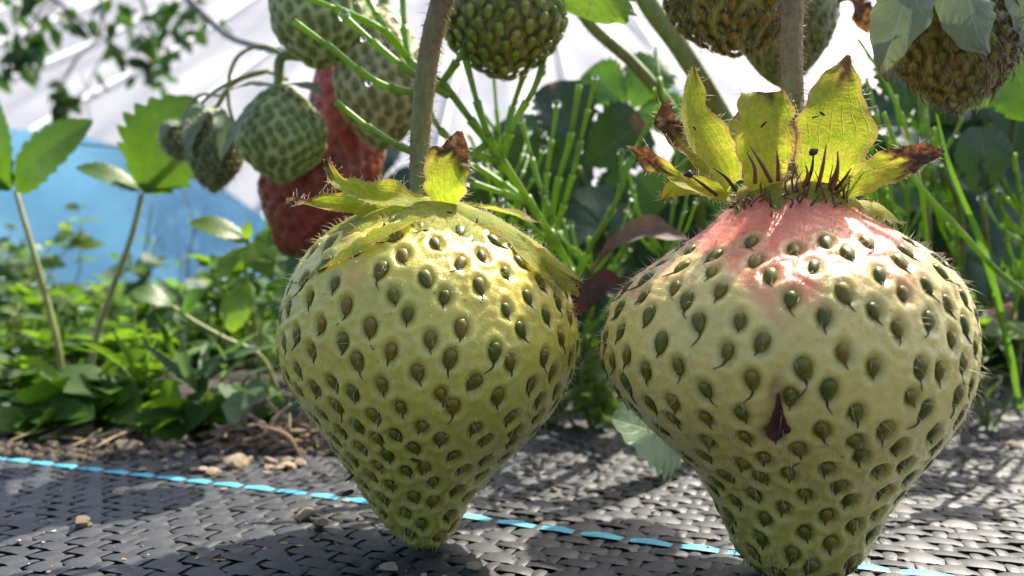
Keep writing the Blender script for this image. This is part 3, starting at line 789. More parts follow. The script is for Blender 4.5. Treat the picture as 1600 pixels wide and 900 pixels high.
def const(c, c2=None):
    c2 = c2 or c
    return lambda S, sg: lerp3(c, c2, sg)
def oval(cx, y0, y1, w, sh=.5, n=10, lean=0.0):
    """egg profile between y0 (top) and y1 (tip); sh = where the widest point sits"""
    t = np.linspace(0, 1, n + 2); out = []
    for x in t:
        u = x / (2 * sh) if x < sh else .5 + (x - sh) / (2 * (1 - sh))
        ww = max(math.sin(math.pi * u) ** (.6 if x < sh else .8), .004) * w / 2
        c_ = cx + lean * x
        out.append((y0 + (y1 - y0) * (.5 - .5 * math.cos(math.pi * x)) if False else y0 + (y1 - y0) * x, c_ - ww, c_ + ww))
    return out
GREEN = const((.33, .45, .13), (.3, .4, .11))
# top centre green berry
hang_berry('small olive green strawberry with raised seeds hanging between the two big stems', oval(788, -95, 121, 186, .48), 12.6, const((.2, .26, .04), (.26, .28, .05)), 190,
           [P(800, -160, 12.6), P(795, -120, 12.6), P(790, -85, 12.6)], 'flesh_back', SEEDM_G, D=.05, sink=-.45, sscale=.85, sig=.09, hair=700, res=(170, 230), jit=.15)
# green one at left with netted skin
hang_berry('round green netted strawberry left of the red one, curved thin stem above', oval(440, 128, 292, 148, .5), 15.5, GREEN, 200,
           [P(470, 88, 15.5), P(440, 90, 15.5), P(436, 132, 15.5)], 'flesh_back', SEEDM_G, D=.075, sink=.8, sscale=.38, sig=.07, hair=0,
           sepals=[([P(440, 132, 15.2), P(480, 130, 14.7), P(510, 150, 14.5)], [14, 16, 2], (.2, -.6, .8), -.2, .9), ([P(436, 132, 15.2), P(395, 128, 14.9), P(360, 140, 14.7)], [12, 14, 2], (-.2, -.6, .8), -.2, .9),
                   ([P(400, 160, 14.6), P(370, 200, 14.3), P(345, 250, 14.3)], [10, 17, 2], (-.6, -.8, .3), .2, 2)], halosig=.075, smat='sepal_dark', res=(170, 240))
# two pale ones, top
hang_berry('light green netted strawberry cut off by the upper edge, left of the pale one', oval(500, -110, 112, 160, .55), 15.0, const((.36, .45, .14), (.34, .43, .13)), 210,
           [P(510, -170, 15), P(505, -140, 15), P(500, -105, 15)], 'flesh_back', SEEDM_G, D=.065, sink=.8, sscale=.4, sig=.072, halosig=.08, res=(170, 240), hair=0)
hang_berry('large cream strawberry with dimpled skin hanging behind the horsetail', oval(596, 4, 240, 152, .5), 15.6, const((.46, .4, .17), (.42, .36, .15)), 210,
           [P(620, -80, 15.8), P(608, -30, 15.7), P(598, 8, 15.6)], 'flesh_back', SEEDM_G, D=.065, sink=.8, sscale=.42, sig=.075, halosig=.08, res=(170, 240), hair=0)
hang_berry('long ripe red strawberry hanging behind the green and cream ones, its tip lowest', [(92, 520, 524), (100, 497, 556), (150, 482, 600), (205, 462, 606), (250, 425, 600), (280, 402, 592), (320, 408, 572), (355, 420, 548), (385, 430, 516), (399, 444, 486), (401, 462, 466)], 17.4,
           const((.42, .06, .02), (.22, .014, .008)), 260, [P(560, -20, 17.6), P(545, 40, 17.5), P(523, 96, 17.4)], 'flesh_red', make_seedmeshes([m_seed('red_seed_skin', (.12, .02, .01), (.2, .04, .012)), M['style']], tail=0), D=.032, sink=.8, sscale=.36, sig=.08, halosig=.09, hair=0, res=(170, 240))
# dark small one far left + bud
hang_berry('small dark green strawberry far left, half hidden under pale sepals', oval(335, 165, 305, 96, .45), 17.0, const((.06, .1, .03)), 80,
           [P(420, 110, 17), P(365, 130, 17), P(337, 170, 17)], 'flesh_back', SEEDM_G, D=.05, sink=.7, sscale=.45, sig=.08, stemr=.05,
           sepals=[([P(337, 172, 16.5), P(310, 165, 16.3), P(285, 190, 16.2)], [10, 18, 2], (-.2, -.7, .7), -.2, 2), ([P(340, 172, 16.4), P(350, 200, 16.1), P(345, 250, 16.1)], [8, 16, 2], (.2, -1, .2), .2, 2),
                   ([P(330, 172, 16.6), P(300, 215, 16.4), P(300, 245, 16.4)], [8, 16, 3], (-.6, -.8, .2), .2, 2)])
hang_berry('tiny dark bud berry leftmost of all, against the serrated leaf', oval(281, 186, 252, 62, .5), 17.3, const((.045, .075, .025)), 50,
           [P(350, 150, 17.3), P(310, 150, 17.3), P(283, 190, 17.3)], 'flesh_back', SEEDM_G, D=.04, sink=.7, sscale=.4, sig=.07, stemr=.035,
           sepals=[([P(283, 190, 17), P(260, 192, 16.8), P(248, 220, 16.7)], [8, 14, 2], (-.3, -.8, .5), -.2, 2), ([P(285, 190, 17), P(305, 200, 16.8), P(312, 230, 16.7)], [8, 13, 2], (.3, -.9, .4), -.2, 2)])
# dark berry top right of centre
hang_berry('dark shaded strawberry with bristly tip cut off above the right stem', oval(1142, -150, 84, 214, .5, lean=12), 11.5, const((.17, .24, .035), (.22, .26, .04)), 200,
           [P(1150, -220, 11.5), P(1145, -190, 11.5), P(1142, -145, 11.5)], 'flesh_back', SEEDM, D=.05, sink=-.3, sscale=.75, sig=.08, hair=1500, res=(160, 220), hl=.2)
hang_berry('smooth olive strawberry behind the right stem, dim and out of focus', oval(1236, -120, 142, 170, .45, lean=-12), 14.5, const((.16, .2, .03), (.12, .15, .03)), 150,
           [P(1260, -200, 14.5), P(1255, -150, 14.5), P(1240, -115, 14.5)], 'flesh_back', SEEDM_G, D=.03, sink=.6, sscale=.5, sig=.08)
# right berry with hanging sepals
hang_berry('bristly brown green strawberry under drooping grey sepals, upper right', oval(1487, -120, 168, 208, .56, lean=14), 11.0, const((.22, .25, .05), (.28, .25, .045)), 230,
           [P(1490, -200, 11), P(1485, -160, 11), P(1484, -115, 11)], 'flesh_back', SEEDM_H, D=.05, sink=-.35, sscale=.75, sig=.08, hair=1600, res=(160, 220), hl=.2,
           sepals=[([P(1440, -60, 10.3), P(1420, -10, 10.0), P(1402, 40, 9.95), P(1386, 92, 10.0), P(1388, 128, 10.1)], [24, 40, 42, 24, 3], (-.3, -1, .1), .25, .93),
                   ([P(1510, -70, 10.1), P(1512, -10, 9.85), P(1524, 40, 9.8), P(1545, 84, 9.85)], [26, 48, 46, 8], (.1, -1, .1), -.2, .97),
                   ([P(1420, -60, 10.6), P(1392, 0, 10.4), P(1375, 50, 10.4), P(1368, 98, 10.5)], [14, 20, 16, 2], (-.6, -.8, 0), .2, .8),
                   ([P(1570, -60, 10.3), P(1592, 0, 10.2), P(1600, 50, 10.3), P(1596, 75, 10.3)], [24, 34, 28, 4], (.3, -1, 0), .2, .97)])

# ------------------------------------------------------------------ ground
def heightfield(name, x0, x1, y0, y1, nx, ny, fz, m, pw=1.0):
    X = np.linspace(x0, x1, nx); Y = y0 + (y1 - y0) * np.linspace(0, 1, ny) ** pw
    XX, YY = np.meshgrid(X, Y); Z = fz(XX, YY)
    mb = MB(); mb.add(np.stack([XX, YY, Z], -1).reshape(-1, 3), grid_quads(nx, ny))
    o = mb.build(name, m, origin=(0, 0, 0)); return kind(o, 'structure')
g = MB(); g.add([(-9000, -9000, -2.2), (9000, -9000, -2.2), (9000, 9000, -2.2), (-9000, 9000, -2.2)], [[0, 1, 2, 3]])
kind(g.build('ground', M['soil'], origin=(0, 0, -2.2)), 'structure')

def hn(x, y, s=1.0):
    return (np.sin(x * 1.7 * s + 2 * np.sin(y * .9 * s)) + np.sin(y * 2.1 * s + 1.5 * np.sin(x * 1.1 * s)) + .5 * np.sin(x * 4.3 * s + y * 3.1 * s) + .35 * np.sin(x * 9.1 * s - y * 7.7 * s)) / 2.8
def zmat(x, y):
    return .05 * np.sin(x * .5 + .6) * np.sin(y * .45) - .012 * np.maximum(-x - 4, 0) ** 1.6 * .25
def bed_edge(x): return 16.3 + 4.6 * sstep(-3.5, 2.0, x) + .35 * np.sin(x * .9)
def zsoil(x, y):
    e = bed_edge(x)
    rise = sstep(-.3, 5.5, y - e) * (1.0 + .9 * sstep(0, 6, x)) + sstep(40, 120, y) * -.6
    return -.16 + rise + hn(x, y, .8) * .1 * sstep(-.8, .8, y - e)
soil = heightfield('soil_bed', -120, 120, 3, 200, 420, 330, zsoil, M['soil'], 1.9)
# black mulch film over the right hand bed
def zmul(x, y): return zsoil(x, y) + .05 + .05 * hn(x * 1.3 + 4, y * 1.2)
mu = MB(); X = np.linspace(1.0, 30, 140); Y = np.linspace(20.6, 34, 70); XX, YY = np.meshgrid(X, Y)
mu.add(np.stack([XX, YY, zmul(XX, YY)], -1).reshape(-1, 3), grid_quads(140, 70))
kind(mu.build('mulch_film', M['mulch'], origin=(0, 0, 0)), 'structure')

# woven mat: real tapes passing over and under each other
def weave():
    A = nrm(V(1, -.405, 0)); Bv = V(-A[1], A[0], 0)
    pa, pb = .34, .28
    o0 = V(-.6, 11.4, 0)
    mats = MB(); blue = MB()
    def inside(x, y): return (y > 4.2) & (y < bed_edge(x) + .5 + .3 * np.sin(x * 2.3)) & (np.abs(x) < .75 * y + 3)
    def strips(n, p_cross, p_along, along, cross, wide, h, phase, is_warp):
        rng = np.random.default_rng(5)
        for j in range(-n, n):
            per = 8 if is_warp else 6
            s = np.arange(-34 / p_along * per, 34 / p_along * per) / per    # in periods of one crossing
            cs = np.cos(np.pi * (s + j + phase))
            jit = rng.normal() * .012
            a = s * p_along; c = j * p_cross + jit + .012 * np.sin(a * .7 + j)
            cen = o0[None] + along[None] * a[:, None] + cross[None] * np.asarray(c).reshape(-1, 1)
            ok = inside(cen[:, 0], cen[:, 1])
            if ok.sum() < 6: continue
            i0 = np.argmax(ok); i1 = len(ok) - np.argmax(ok[::-1])
            cen = cen[i0:i1]; cs = cs[i0:i1]; ss = s[i0:i1]
            cell = np.floor(ss + .5).astype(int); cell -= cell.min()
            jr = rng.random(cell.max() + 1)
            tl = (jr[cell] - .5) * .14
            zc = h * np.sign(cs + .3) * np.abs((cs + .3) / 1.3) ** .7 if is_warp else h * np.sign(cs) * np.abs(cs) ** .7
            wd = wide * (.79 + .21 * cs) * (1 + .08 * (jr[cell] - .5)) / 2
            u = np.array([-1, -.6, 0, .6, 1])
            z = zmat(cen[:, 0], cen[:, 1])[:, None] + zc[:, None] - .012 * (u ** 4)[None] + u[None] * (wd * tl)[:, None] * 2
            v = cen[:, None] + cross[None, None] * (u[None] * wd[:, None])[..., None]
            v[..., 2] = z
            if is_warp and j == 0: v[..., 2] = zmat(cen[:, 0], cen[:, 1])[:, None] + .02 + .009 * cs[:, None] - .008 * (u ** 4)[None]; v[..., :2] = cen[:, None, :2] + cross[None, None, :2] * (u[None] * (wide * .74 * (.86 + .14 * cs) / 2)[:, None])[..., None]
            tgt = blue if (is_warp and j in (0,)) else mats
            tgt.add(v.reshape(-1, 3), grid_quads(5, len(cen)), None, 0, rnd=np.repeat(jr[cell], 5))
    strips(150, pb, pa, A, Bv, pb * 1.09, .02, 0, True)
    strips(110, pa, pb, Bv, A, pa * .5, .017, 1, False)
    return mats, blue
mats, blue = weave()
rm = thing('weed_mat', 'black woven plastic weed mat under the two big strawberries, with one pale blue thread', 'weed mat', (0, 10, 0))
mats.build('woven_tape', M['mat'], rm)
blue.build('blue_thread', M['blue'], rm)

# ------------------------------------------------------------------ grit, clods, roots
ROCKS = []
for k in range(6):
    v, f = lump(100 + k, 2, .65, .3); mb = MB(); mb.add(v, None, f); ROCKS.append(mb.mesh('pebble', M['rock'], smooth=False))
CLODS = []
for k in range(5):
    v, f = lump(200 + k, 3, .7, .6); mb = MB(); mb.add(v, None, f); CLODS.append(mb.mesh('clod', M['clod'], smooth=False))
def gpt(px, py):
    """point of the mat seen at this pixel"""
    d = CAMZ * F / max(py - 450, 1)
    for _ in range(4):
        p = P(px, py, d); zz = float(zmat(p[0], p[1])) if p[1] < bed_edge(p[0]) else float(zsoil(p[0], p[1]))
        d = (CAMZ - zz) * F / (py - 450)
    return P(px, py, d)
def stone(px, py, wpx, label, meshes, name='pebble', group=None, cat='pebble', i=0):
    p = gpt(px, py); s_ = wpx / F * p[1] / 2
    o = bpy.data.objects.new(name, meshes[i % len(meshes)]); COL.objects.link(o)
    o.location = Vector(p + V(0, 0, s_ * .35 + .03)); o.scale = (s_, s_, s_ * .8); o.rotation_euler = (rng.uniform(-.3, .3), rng.uniform(-.3, .3), rng.uniform(0, 6))
    return tag(o, label, cat, group)
GP = 'loose pebbles on the weed mat'
stone(478, 812, 38, 'tan split pebble left of the smaller strawberry tip', ROCKS, group=GP, i=1)
stone(501, 826, 30, 'dark rounded clod just right of the tan split pebble, left of the strawberry tip', CLODS, 'clod', GP, 'clod', 2)
stone(132, 824, 36, 'dusty brown crumb alone on the mat near the lower left corner', CLODS, 'clod', GP, 'clod', 1)
stone(370, 730, 44, 'biggest pale pebble beside the blue thread', ROCKS, group=GP, i=2)
stone(115, 688, 46, 'largest brown clod at the left mat edge', CLODS, 'clod', GP, 'clod', 3)
stone(203, 707, 38, 'squat grey brown clod above the blue thread', CLODS, 'clod', GP, 'clod', 0)
stone(20, 672, 50, 'tan clod at the far left edge under the weeds', CLODS, 'clod', GP, 'clod', 4)
stone(185, 775, 20, 'small tan crumb alone on the sunlit mat, left of centre', ROCKS, group=GP, i=3)
stone(1232, 897, 42, 'grey brown pebble against the tip of the biggest strawberry', CLODS, 'pebble', GP, 'pebble', 1)
stone(738, 893, 26, 'pale pebble at the lower frame edge below the smaller strawberry', ROCKS, group=GP, i=0)
stone(610, 893, 26, 'tan pebble at the lower frame edge, left of the pale one', ROCKS, group=GP, i=4)
stone(866, 770, 15, 'buff crumb between the two big strawberries, above the blue thread', ROCKS, group=GP, i=5)
stone(841, 817, 14, 'brown crumb resting on the blue thread between the big strawberries', CLODS, 'clod', GP, 'clod', 0)
stone(1583, 702, 24, 'buff pebble at the right frame edge on sunlit mat', ROCKS, group=GP, i=2)
stone(1516, 764, 14, 'tiny tan crumb on the mat right of the biggest strawberry', ROCKS, group=GP, i=1)
for i in range(26):
    px = rng.uniform(215, 470); py = rng.uniform(712, 738) + (px - 215) * .05
    stone(px, py, rng.uniform(12, 27), 'small pale pebble in the row behind the blue thread', ROCKS, group='pebbles along the mat edge', i=i)
for i in range(22):
    px = rng.uniform(0, 360); py = rng.uniform(655, 700) + px * .03
    stone(px, py, rng.uniform(12, 34), 'brown soil clod lying at the edge of the mat', CLODS, 'clod', 'clods along the mat edge', 'clod', i)
gr = MB(); gd = MB()
n = 3400
xs = rng.uniform(-16, 1, n); e = bed_edge(xs); ys = e - .8 + np.abs(rng.normal(size=n)) * 1.2
keep = ys < 24; xs, ys = xs[keep], ys[keep]
for x, y in zip(xs, ys):
    v, f = ICO2 if False else lump(int(abs(x) * 1000) % 13 + 300, 2, .7, .6)
    s_ = min(.02 + rng.exponential(.035), .17)
    (gr if rng.random() < .8 else gd).add(V(x, y, max(float(zsoil(x, y)), float(zmat(x, y)) if y < bed_edge(x) + .4 else -9) + s_ * .3) + v * s_, None, f, 0)
kind(gr.build('gravel', M['clod'], origin=(0, 0, 0)), 'stuff')
kind(gd.build('soil_crumbs', m_rock('dark_crumb', (.035, .027, .02), (.05, .04, .03)), origin=(0, 0, 0)), 'stuff')
gr = MB()
n = 1000
xs = rng.uniform(-13, 12, n); ys = rng.uniform(7, 20, n)
for x, y in zip(xs, ys):
    if y > bed_edge(x): continue
    v, f = lump(int(abs(x) * 1000) % 13 + 400, 2, .6, .35); s_ = .006 + min(rng.exponential(.009), .035)
    gr.add(V(x, y, float(zmat(x, y)) + .035) + v * s_, None, f, 0)
kind(gr.build('grit', M['rock'], origin=(0, 0, 0)), 'stuff')
sw = MB()
for k in range(60):
    x = rng.uniform(-13, -1); y = bed_edge(x) + rng.uniform(-.6, 1.6); z = max(float(zsoil(x, y)), float(zmat(x, y))) + .1
    a_ = rng.uniform(0, 3.1); l = rng.uniform(.3, 1.3); dv = V(math.cos(a_), math.sin(a_), rng.uniform(-.05, .25)) * l
    tube(sw, [V(x, y, z), V(x, y, z) + dv * .5 + V(0, 0, .05), V(x, y, z) + dv], [.025, .03, .02], 5, 6)
kind(sw.build('straw', m_stem('dry_straw', (.26, .2, .12), (.42, .34, .2), rough=.8), origin=(0, 0, 0)), 'stuff')
# dry roots
rr_ = thing('root_clump', 'tangle of dry brown roots at the mat edge, left of the smaller strawberry', 'roots', gpt(425, 700))
c0 = gpt(425, 705)
for k in range(46):
    mb = MB(); a = c0 + V(rng.normal() * .7, rng.normal() * .35, rng.uniform(.0, .75))
    dirv = nrm(V(rng.normal(), rng.normal() * .5, rng.normal() * .35)); l = rng.uniform(.4, 1.1)
    tube(mb, [a, a + dirv * l * .5 + rng.normal(size=3) * .12, a + dirv * l + rng.normal(size=3) * .2 - V(0, 0, .15)], [.035, .06, .02], 6, 12, 0, .12)
    mb.build('root', M['root'], rr_)
mb = MB(); tube(mb, [gpt(375, 645), P(372, 620, 18.6), P(380, 600, 18.6), P(391, 584, 18.6)], [.08, .07, .06, .02], 7, 20); mb.build('root', M['root'], rr_)

# ------------------------------------------------------------------ horsetail
drops = []
def drop(p, r_):
    v, f = ICO2
    drops.append((p, r_))
def stalk(mb, pts, r_, segl=.55, n=None):
    path = smooth_path(pts, 60); ln = np.linalg.norm(np.diff(path, axis=0), axis=1).sum()
    k = max(2, int(ln / segl)); idx = np.linspace(0, 59, k + 1).astype(int)
    for a, b_ in zip(idx[:-1], idx[1:]):
        if b_ - a < 2: continue
        f = 1 - .35 * (a / 59)
        tube(mb, path[a:b_ + 1], [r_ * f * .86, r_ * f * .95, r_ * f * 1.05, r_ * f * 1.32], 7, 8)
    return path
def horsetail(label, main, branches, r_=.065, group='horsetail weeds'):
    pts = [P(*q) for q in main]
    root = thing('horsetail', label, 'weed', pts[0], group)
    mb = MB(); stalk(mb, pts, r_ * 1.25, .9); mb.build('stalk', M['horse'], root)
    for br in branches:
        mb = MB(); path = stalk(mb, [P(*q) for q in br], r_); mb.build('branch', M['horse'], root)
        if rng.random() < .75: drop(path[-1] + V(0, 0, .02), rng.uniform(.05, .1))
        if rng.random() < .6: drop(path[int(rng.uniform(20, 50))] - V(0, .03, .09), rng.uniform(.05, .09))
    return root
horsetail('bright horsetail weed arching behind the left stem, branches tipped with dew',
          [(905, 470, 15.5), (880, 400, 14.5), (830, 320, 13.5), (785, 253, 12.8), (730, 180, 12.6), (690, 130, 12.5), (640, 95, 12.6), (590, 25, 12.8), (560, -30, 13)],
          [[(785, 253, 12.8), (800, 200, 12.7), (838, 130, 12.6), (865, 38, 12.6)], [(785, 253, 12.8), (795, 190, 13.2), (818, 118, 13.3)], [(783, 253, 12.8), (755, 190, 12.3), (728, 95, 12.2)],
           [(690, 130, 12.5), (640, 143, 11.9), (585, 126, 11.6), (524, 80, 11.5), (460, 34, 11.5)], [(700, 150, 12.4), (650, 118, 11.8), (600, 80, 11.7), (538, 26, 11.7)],
           [(760, 225, 12.7), (700, 262, 12), (640, 236, 11.7), (585, 205, 11.6), (525, 160, 11.6)], [(690, 130, 12.5), (715, 95, 12.3), (730, 60, 12.4)],
           [(640, 95, 12.6), (600, 48, 12.2), (520, 12, 12), (460, -10, 12)], [(640, 95, 12.6), (632, 40, 12.9), (628, -20, 13)], [(785, 253, 12.8), (730, 235, 12.6), (690, 205, 12.5), (660, 150, 12.6)],
           [(830, 320, 13.5), (780, 300, 13), (735, 285, 12.9)], [(830, 320, 13.5), (760, 270, 13.6), (700, 240, 13.6)]])
horsetail('upright pair of pale horsetail stalks with wet tips, right of the arching one', [(845, 500, 16), (858, 400, 15.5), (868, 300, 15.3), (890, 220, 15.2), (905, 132, 15.1)],
          [[(868, 360, 15.3), (890, 290, 15), (912, 200, 14.9), (930, 124, 14.9)], [(850, 350, 15.5), (854, 280, 15.4), (870, 165, 15.4)], [(862, 340, 15.3), (840, 280, 15.5), (815, 190, 15.6)]], .06)
horsetail('single horsetail stalk leaning right, against the dark leaf', [(890, 470, 16), (920, 390, 15.6), (960, 320, 15.4), (985, 250, 15.3), (1030, 165, 15.2)],
          [[(920, 390, 15.6), (968, 300, 15.2), (970, 240, 15.2)], [(905, 430, 15.8), (850, 370, 15.4), (790, 320, 15.2)]], .06)
for lab, px, py, d, hgt, lean in (('thin horsetail rising behind the olive berry', 760, 470, 17, 380, 20), ('slender horsetail in the gap right of the dark leaf', 1010, 480, 17, 330, 60), ('slender horsetail behind the rust brown sepal', 1400, 480, 17, 330, 10),
                                 ('horsetail shoots between the grass blade and the clover leaf', 1490, 500, 17.5, 300, -20), ('horsetail at the right frame edge', 1580, 500, 17, 260, 15), ('low horsetail in the dark gap between the two big strawberries', 900, 560, 17.5, 190, 30)):
    main = [(px + lean * t_ + 14 * math.sin(t_ * 4), py - hgt * t_, d - 1.2 * t_) for t_ in np.linspace(0, 1, 6)]
    brs = []
    for q in range(9):
        t_ = rng.uniform(.15, .85); sx = rng.choice([-1, 1]) * rng.uniform(25, 70); ln = rng.uniform(60, 150)
        o_ = (px + lean * t_ + 14 * math.sin(t_ * 4), py - hgt * t_, d - 1.2 * t_)
        brs.append([o_, (o_[0] + sx * .6, o_[1] - ln * .4, o_[2] + rng.uniform(-.5, .3)), (o_[0] + sx, o_[1] - ln, o_[2] + rng.uniform(-.8, .5))])
    horsetail(lab, main, brs, .042)
DROPM = MB(); DROPM.add(ICO3[0] * V(1, 1, 1.05), None, ICO3[1]); DROPME = DROPM.mesh('dew_drop', M['water'])
for (p, r_) in drops:
    o = bpy.data.objects.new('dew_drop', DROPME); COL.objects.link(o); o.location = Vector(p); o.scale = (r_,) * 3
    tag(o, 'clear dew drop clinging to a horsetail branch', 'dew drop', 'dew drops on the horsetail')

# ------------------------------------------------------------------ big background stems, grasses, dry leaves
def one_stem(label, pts, rad, m, name='plant_stem', cat='stem', group='strawberry stems behind', hair=0):
    root_p = P(*pts[-1])
    mb = MB(); tube(mb, [P(*q) for q in pts], rad, 10, 50); o = mb.build(name, M[m], None, root_p)
    if m == 'stemg' and rad[0] > .1:
        path, r_, T, A, B = tube(MB(), [P(*q) for q in pts], rad, 10, 50); n_ = 420; i = rng.integers(0, 50, n_); th = rng.uniform(0, 6.283, n_)
        nr = A[i] * np.cos(th)[:, None] + B[i] * np.sin(th)[:, None]; hb = MB()
        hairs(hb, path[i] + nr * r_[i][:, None] * .97 + T[i] * rng.uniform(-.2, .2, (n_, 1)), nr + rng.normal(size=(n_, 3)) * .3, rng.uniform(.06, .17, n_), .005)
        kind(hb.build('fuzz', M['hair_dark'], o), 'stuff')
    return tag(o, label, cat, group)
one_stem('thick green brown stem slanting down behind the left sepal of the biggest strawberry', [(985, -60, 15), (1010, 0, 15), (1060, 70, 15), (1110, 150, 15), (1150, 220, 15.5), (1200, 330, 17), (1230, 500, 21)], [.2, .2, .19, .19, .2, .2], 'stemg')
one_stem('thinner stem slanting down from the top, left of the thick one', [(890, -20, 16), (920, 35, 16), (985, 95, 16), (1030, 145, 16), (1065, 200, 16.5), (1090, 300, 18), (1100, 480, 21)], [.13, .13, .13, .13], 'stemg')
one_stem('straight pale stalk rising at the right behind the grass', [(1405, 60, 17), (1420, 20, 17), (1432, 90, 17), (1443, 180, 17), (1448, 300, 18), (1450, 480, 20.5)][1:], [.09, .1, .1, .09], 'stempale')
one_stem('thin pale green stalk crossing the leaves at right', [(1380, 175, 13), (1410, 250, 13), (1445, 300, 13), (1500, 360, 13), (1560, 425, 13), (1640, 490, 13.5), (1700, 640, 15)], [.035, .045, .05, .05, .05], 'horse', 'grass_stalk', 'grass', 'grass at right')
one_stem('thin upright stalk joining the crossing one, upper right', [(1340, 60, 14), (1385, 130, 14), (1425, 230, 14), (1440, 305, 13.6), (1450, 400, 15), (1455, 500, 19)], [.03, .035, .04, .03], 'horse', 'grass_stalk', 'grass', 'grass at right')
mb = MB(); ribbon(mb, [P(1590, 640, 16), P(1556, 480, 14.5), P(1520, 360, 13.6), P(1480, 260, 13.3), P(1462, 178, 13.3)], [.09, .1, .09, .07, .02], (.2, -1, 0), .3, 7, 30, fold=.5)
tag(mb.build('grass', M['leaf'], None, P(1590, 640, 16)), 'bright green folded grass blade standing right of the rust brown sepal', 'grass', 'grass at right')
mb = MB(); ribbon(mb, [P(1400, 640, 17), P(1385, 480, 16), P(1372, 330, 15.5), P(1352, 200, 15.4), P(1330, 90, 15.4)], [.1, .11, .1, .08, .02], (.2, -1, 0), .3, 7, 30, fold=.5)
tag(mb.build('grass', M['leaf'], None, P(1400, 640, 17)), 'narrow grass blade behind the widest sepal', 'grass', 'grass at right')
def one_leaf(label, base, tip, w_, m='leaf', normal=(0, -1, .2), name='leaf', cat='leaf', stem=None, group=None, **kw):
    root = thing(name, label, cat, P(*stem[-1]) if stem else P(*base), group)
    mb = MB(); leaf(mb, P(*base), P(*tip), w_ / F * base[2], normal, **kw); mb.build('blade', M[m], root)
    if stem:
        mb = MB(); tube(mb, [P(*base)] + [P(*q) for q in stem], [.05, .06, .07], 7, 24); mb.build('leaf_stalk', M['stemg'], root)
    return root
# curled dry leaves
mb = MB(); ribbon(mb, [P(925, 425, 15), P(960, 388, 14.6), P(1005, 366, 14.4), P(1050, 372, 14.4), P(1085, 385, 14.7)], [.1, .26, .3, .28, .1], (.1, -.6, .8), .55, 9, 30, wav=.2)
tag(mb.build('dry_leaf', M['leaf_dry'], None, P(925, 425, 15)), 'curled pinkish brown dry leaf between the two big strawberries', 'dry leaf')
mb = MB(); ribbon(mb, [P(890, 500, 15.5), P(915, 462, 15), P(945, 445, 15), P(975, 452, 15.2)], [.06, .28, .3, .08], (0, -1, .3), .4, 9, 24, wav=.2)
tag(mb.build('dry_leaf', m_leaf('maroon_leaf', (.05, .022, .018), (.06, .02, .012), (.07, .035, .03), trans=.15, rough=.6), None, P(890, 500, 15.5)), 'small maroon dry leaf low between the two big strawberries', 'dry leaf')
mb = MB(); ribbon(mb, [P(1318, -30, 13), P(1335, 0, 12.9), P(1348, 25, 12.9), P(1356, 52, 13)], [.25, .3, .22, .02], (0, -1, 0), .5, 9, 24, dry=.1, wav=.25)
tag(mb.build('dry_sepal', m_leaf('rust_leaf', (.3, .1, .04), (.4, .12, .03), (.45, .25, .12), trans=.45, rough=.6), None, P(1318, -30, 13)), 'rust brown dried sepal tip hanging at the top edge', 'dry sepal')
one_leaf('lit yellow green leaf tip hanging at the top edge, right of the olive berry', (950, -70, 12.5), (915, 30, 12.3), 130, 'leaf_bright', (0, -1, -.1), 'leaf', serr=.25, teeth=5, shape='obovate', droop=0)
mb = MB(); leaf(mb, gpt(1075, 742) + V(0, .5, .35), P(955, 655, 13.3), 1.5, (-.5, -.75, .5), serr=.4, teeth=8, shape='ovate')
tag(mb.build('leaf', M['leaf_grey'], None, gpt(1075, 742)), 'pale serrated leaf leaning on the mat behind the biggest strawberry, lower left of it', 'leaf')
one_leaf('yellow green leaf lying on the black film at the right frame edge', (1640, 520, 19), (1536, 523, 18), 58, 'leaf_bright', (0, -.5, .8), 'leaf', droop=.05)
mb = MB()
for k in range(6):
    a = P(1572, 505, 18); d_ = nrm(V(rng.normal() * .6, -.3, 1)) * .55
    leaf(mb, a, a + d_ + V(rng.normal() * .15, 0, 0), .35, (rng.normal() * .4, -1, .2), nv=14)
tag(mb.build('withered_flower', m_leaf('withered_petal', (.5, .36, .3), (.55, .3, .22), (.4, .25, .2), trans=.4), None, P(1572, 505, 18)), 'withered pinkish flower beside the leaf at the right frame edge', 'flower')

# ------------------------------------------------------------------ strawberry plants behind
NPL = 0
def trifoliate(mb, hub, up, size, normal, m=0):
    up = nrm(up); N = nrm(normal); S = nrm(np.cross(up, N))
    for a, s_ in ((0, 1.0), (1.25, .9), (-1.25, .9)):
        dv = up * math.cos(a) + S * math.sin(a)
        leaf(mb, hub + dv * size * .06, hub + dv * size * s_ - N * size * .0, size * .78, N + rng.normal(size=3) * .12, 'obovate', .22, 9, .2, .08, 9, 38, .09, m, dry=rng.choice([2.0, 2.0, 2.0, .98, .9]), drysoft=.06)
def plant(label, crown, leaves, group='strawberry plants behind the fruit'):
    """crown (px,py,d); leaves: (px,py,d,size_cm,normal,mat)"""
    c = P(*crown); c[2] = zsoil(c[0], c[1]) - .05
    root = thing('strawberry_plant', label, 'strawberry plant', c, group)
    for (px, py, d, size, N, m) in leaves:
        hub = P(px, py, d)
        up = nrm(hub - c) * .6 + V(rng.normal() * .3, 0, .4)
        mb = MB(); trifoliate(mb, hub, up - nrm(N) * np.dot(up, nrm(N)), size, N); lf = mb.build('leaf', M[m], root)
        mb = MB(); mid = c * .45 + hub * .55 + V(rng.normal() * .4, .6, .9)
        tube(mb, [c, mid, hub], [.11, .09, .06], 7, 24); mb.build('leaf_stalk', M['stemg'], root)
def rn(): return (rng.normal() * .35, -1, rng.uniform(-.3, .7))
def rleaves(n, x0, x1, y0, y1, d0, d1, s0, s1, mats_):
    return [(rng.uniform(x0, x1), rng.uniform(y0, y1), rng.uniform(d0, d1), rng.uniform(s0, s1), rn(), mats_[rng.integers(0, len(mats_))]) for _ in range(n)]
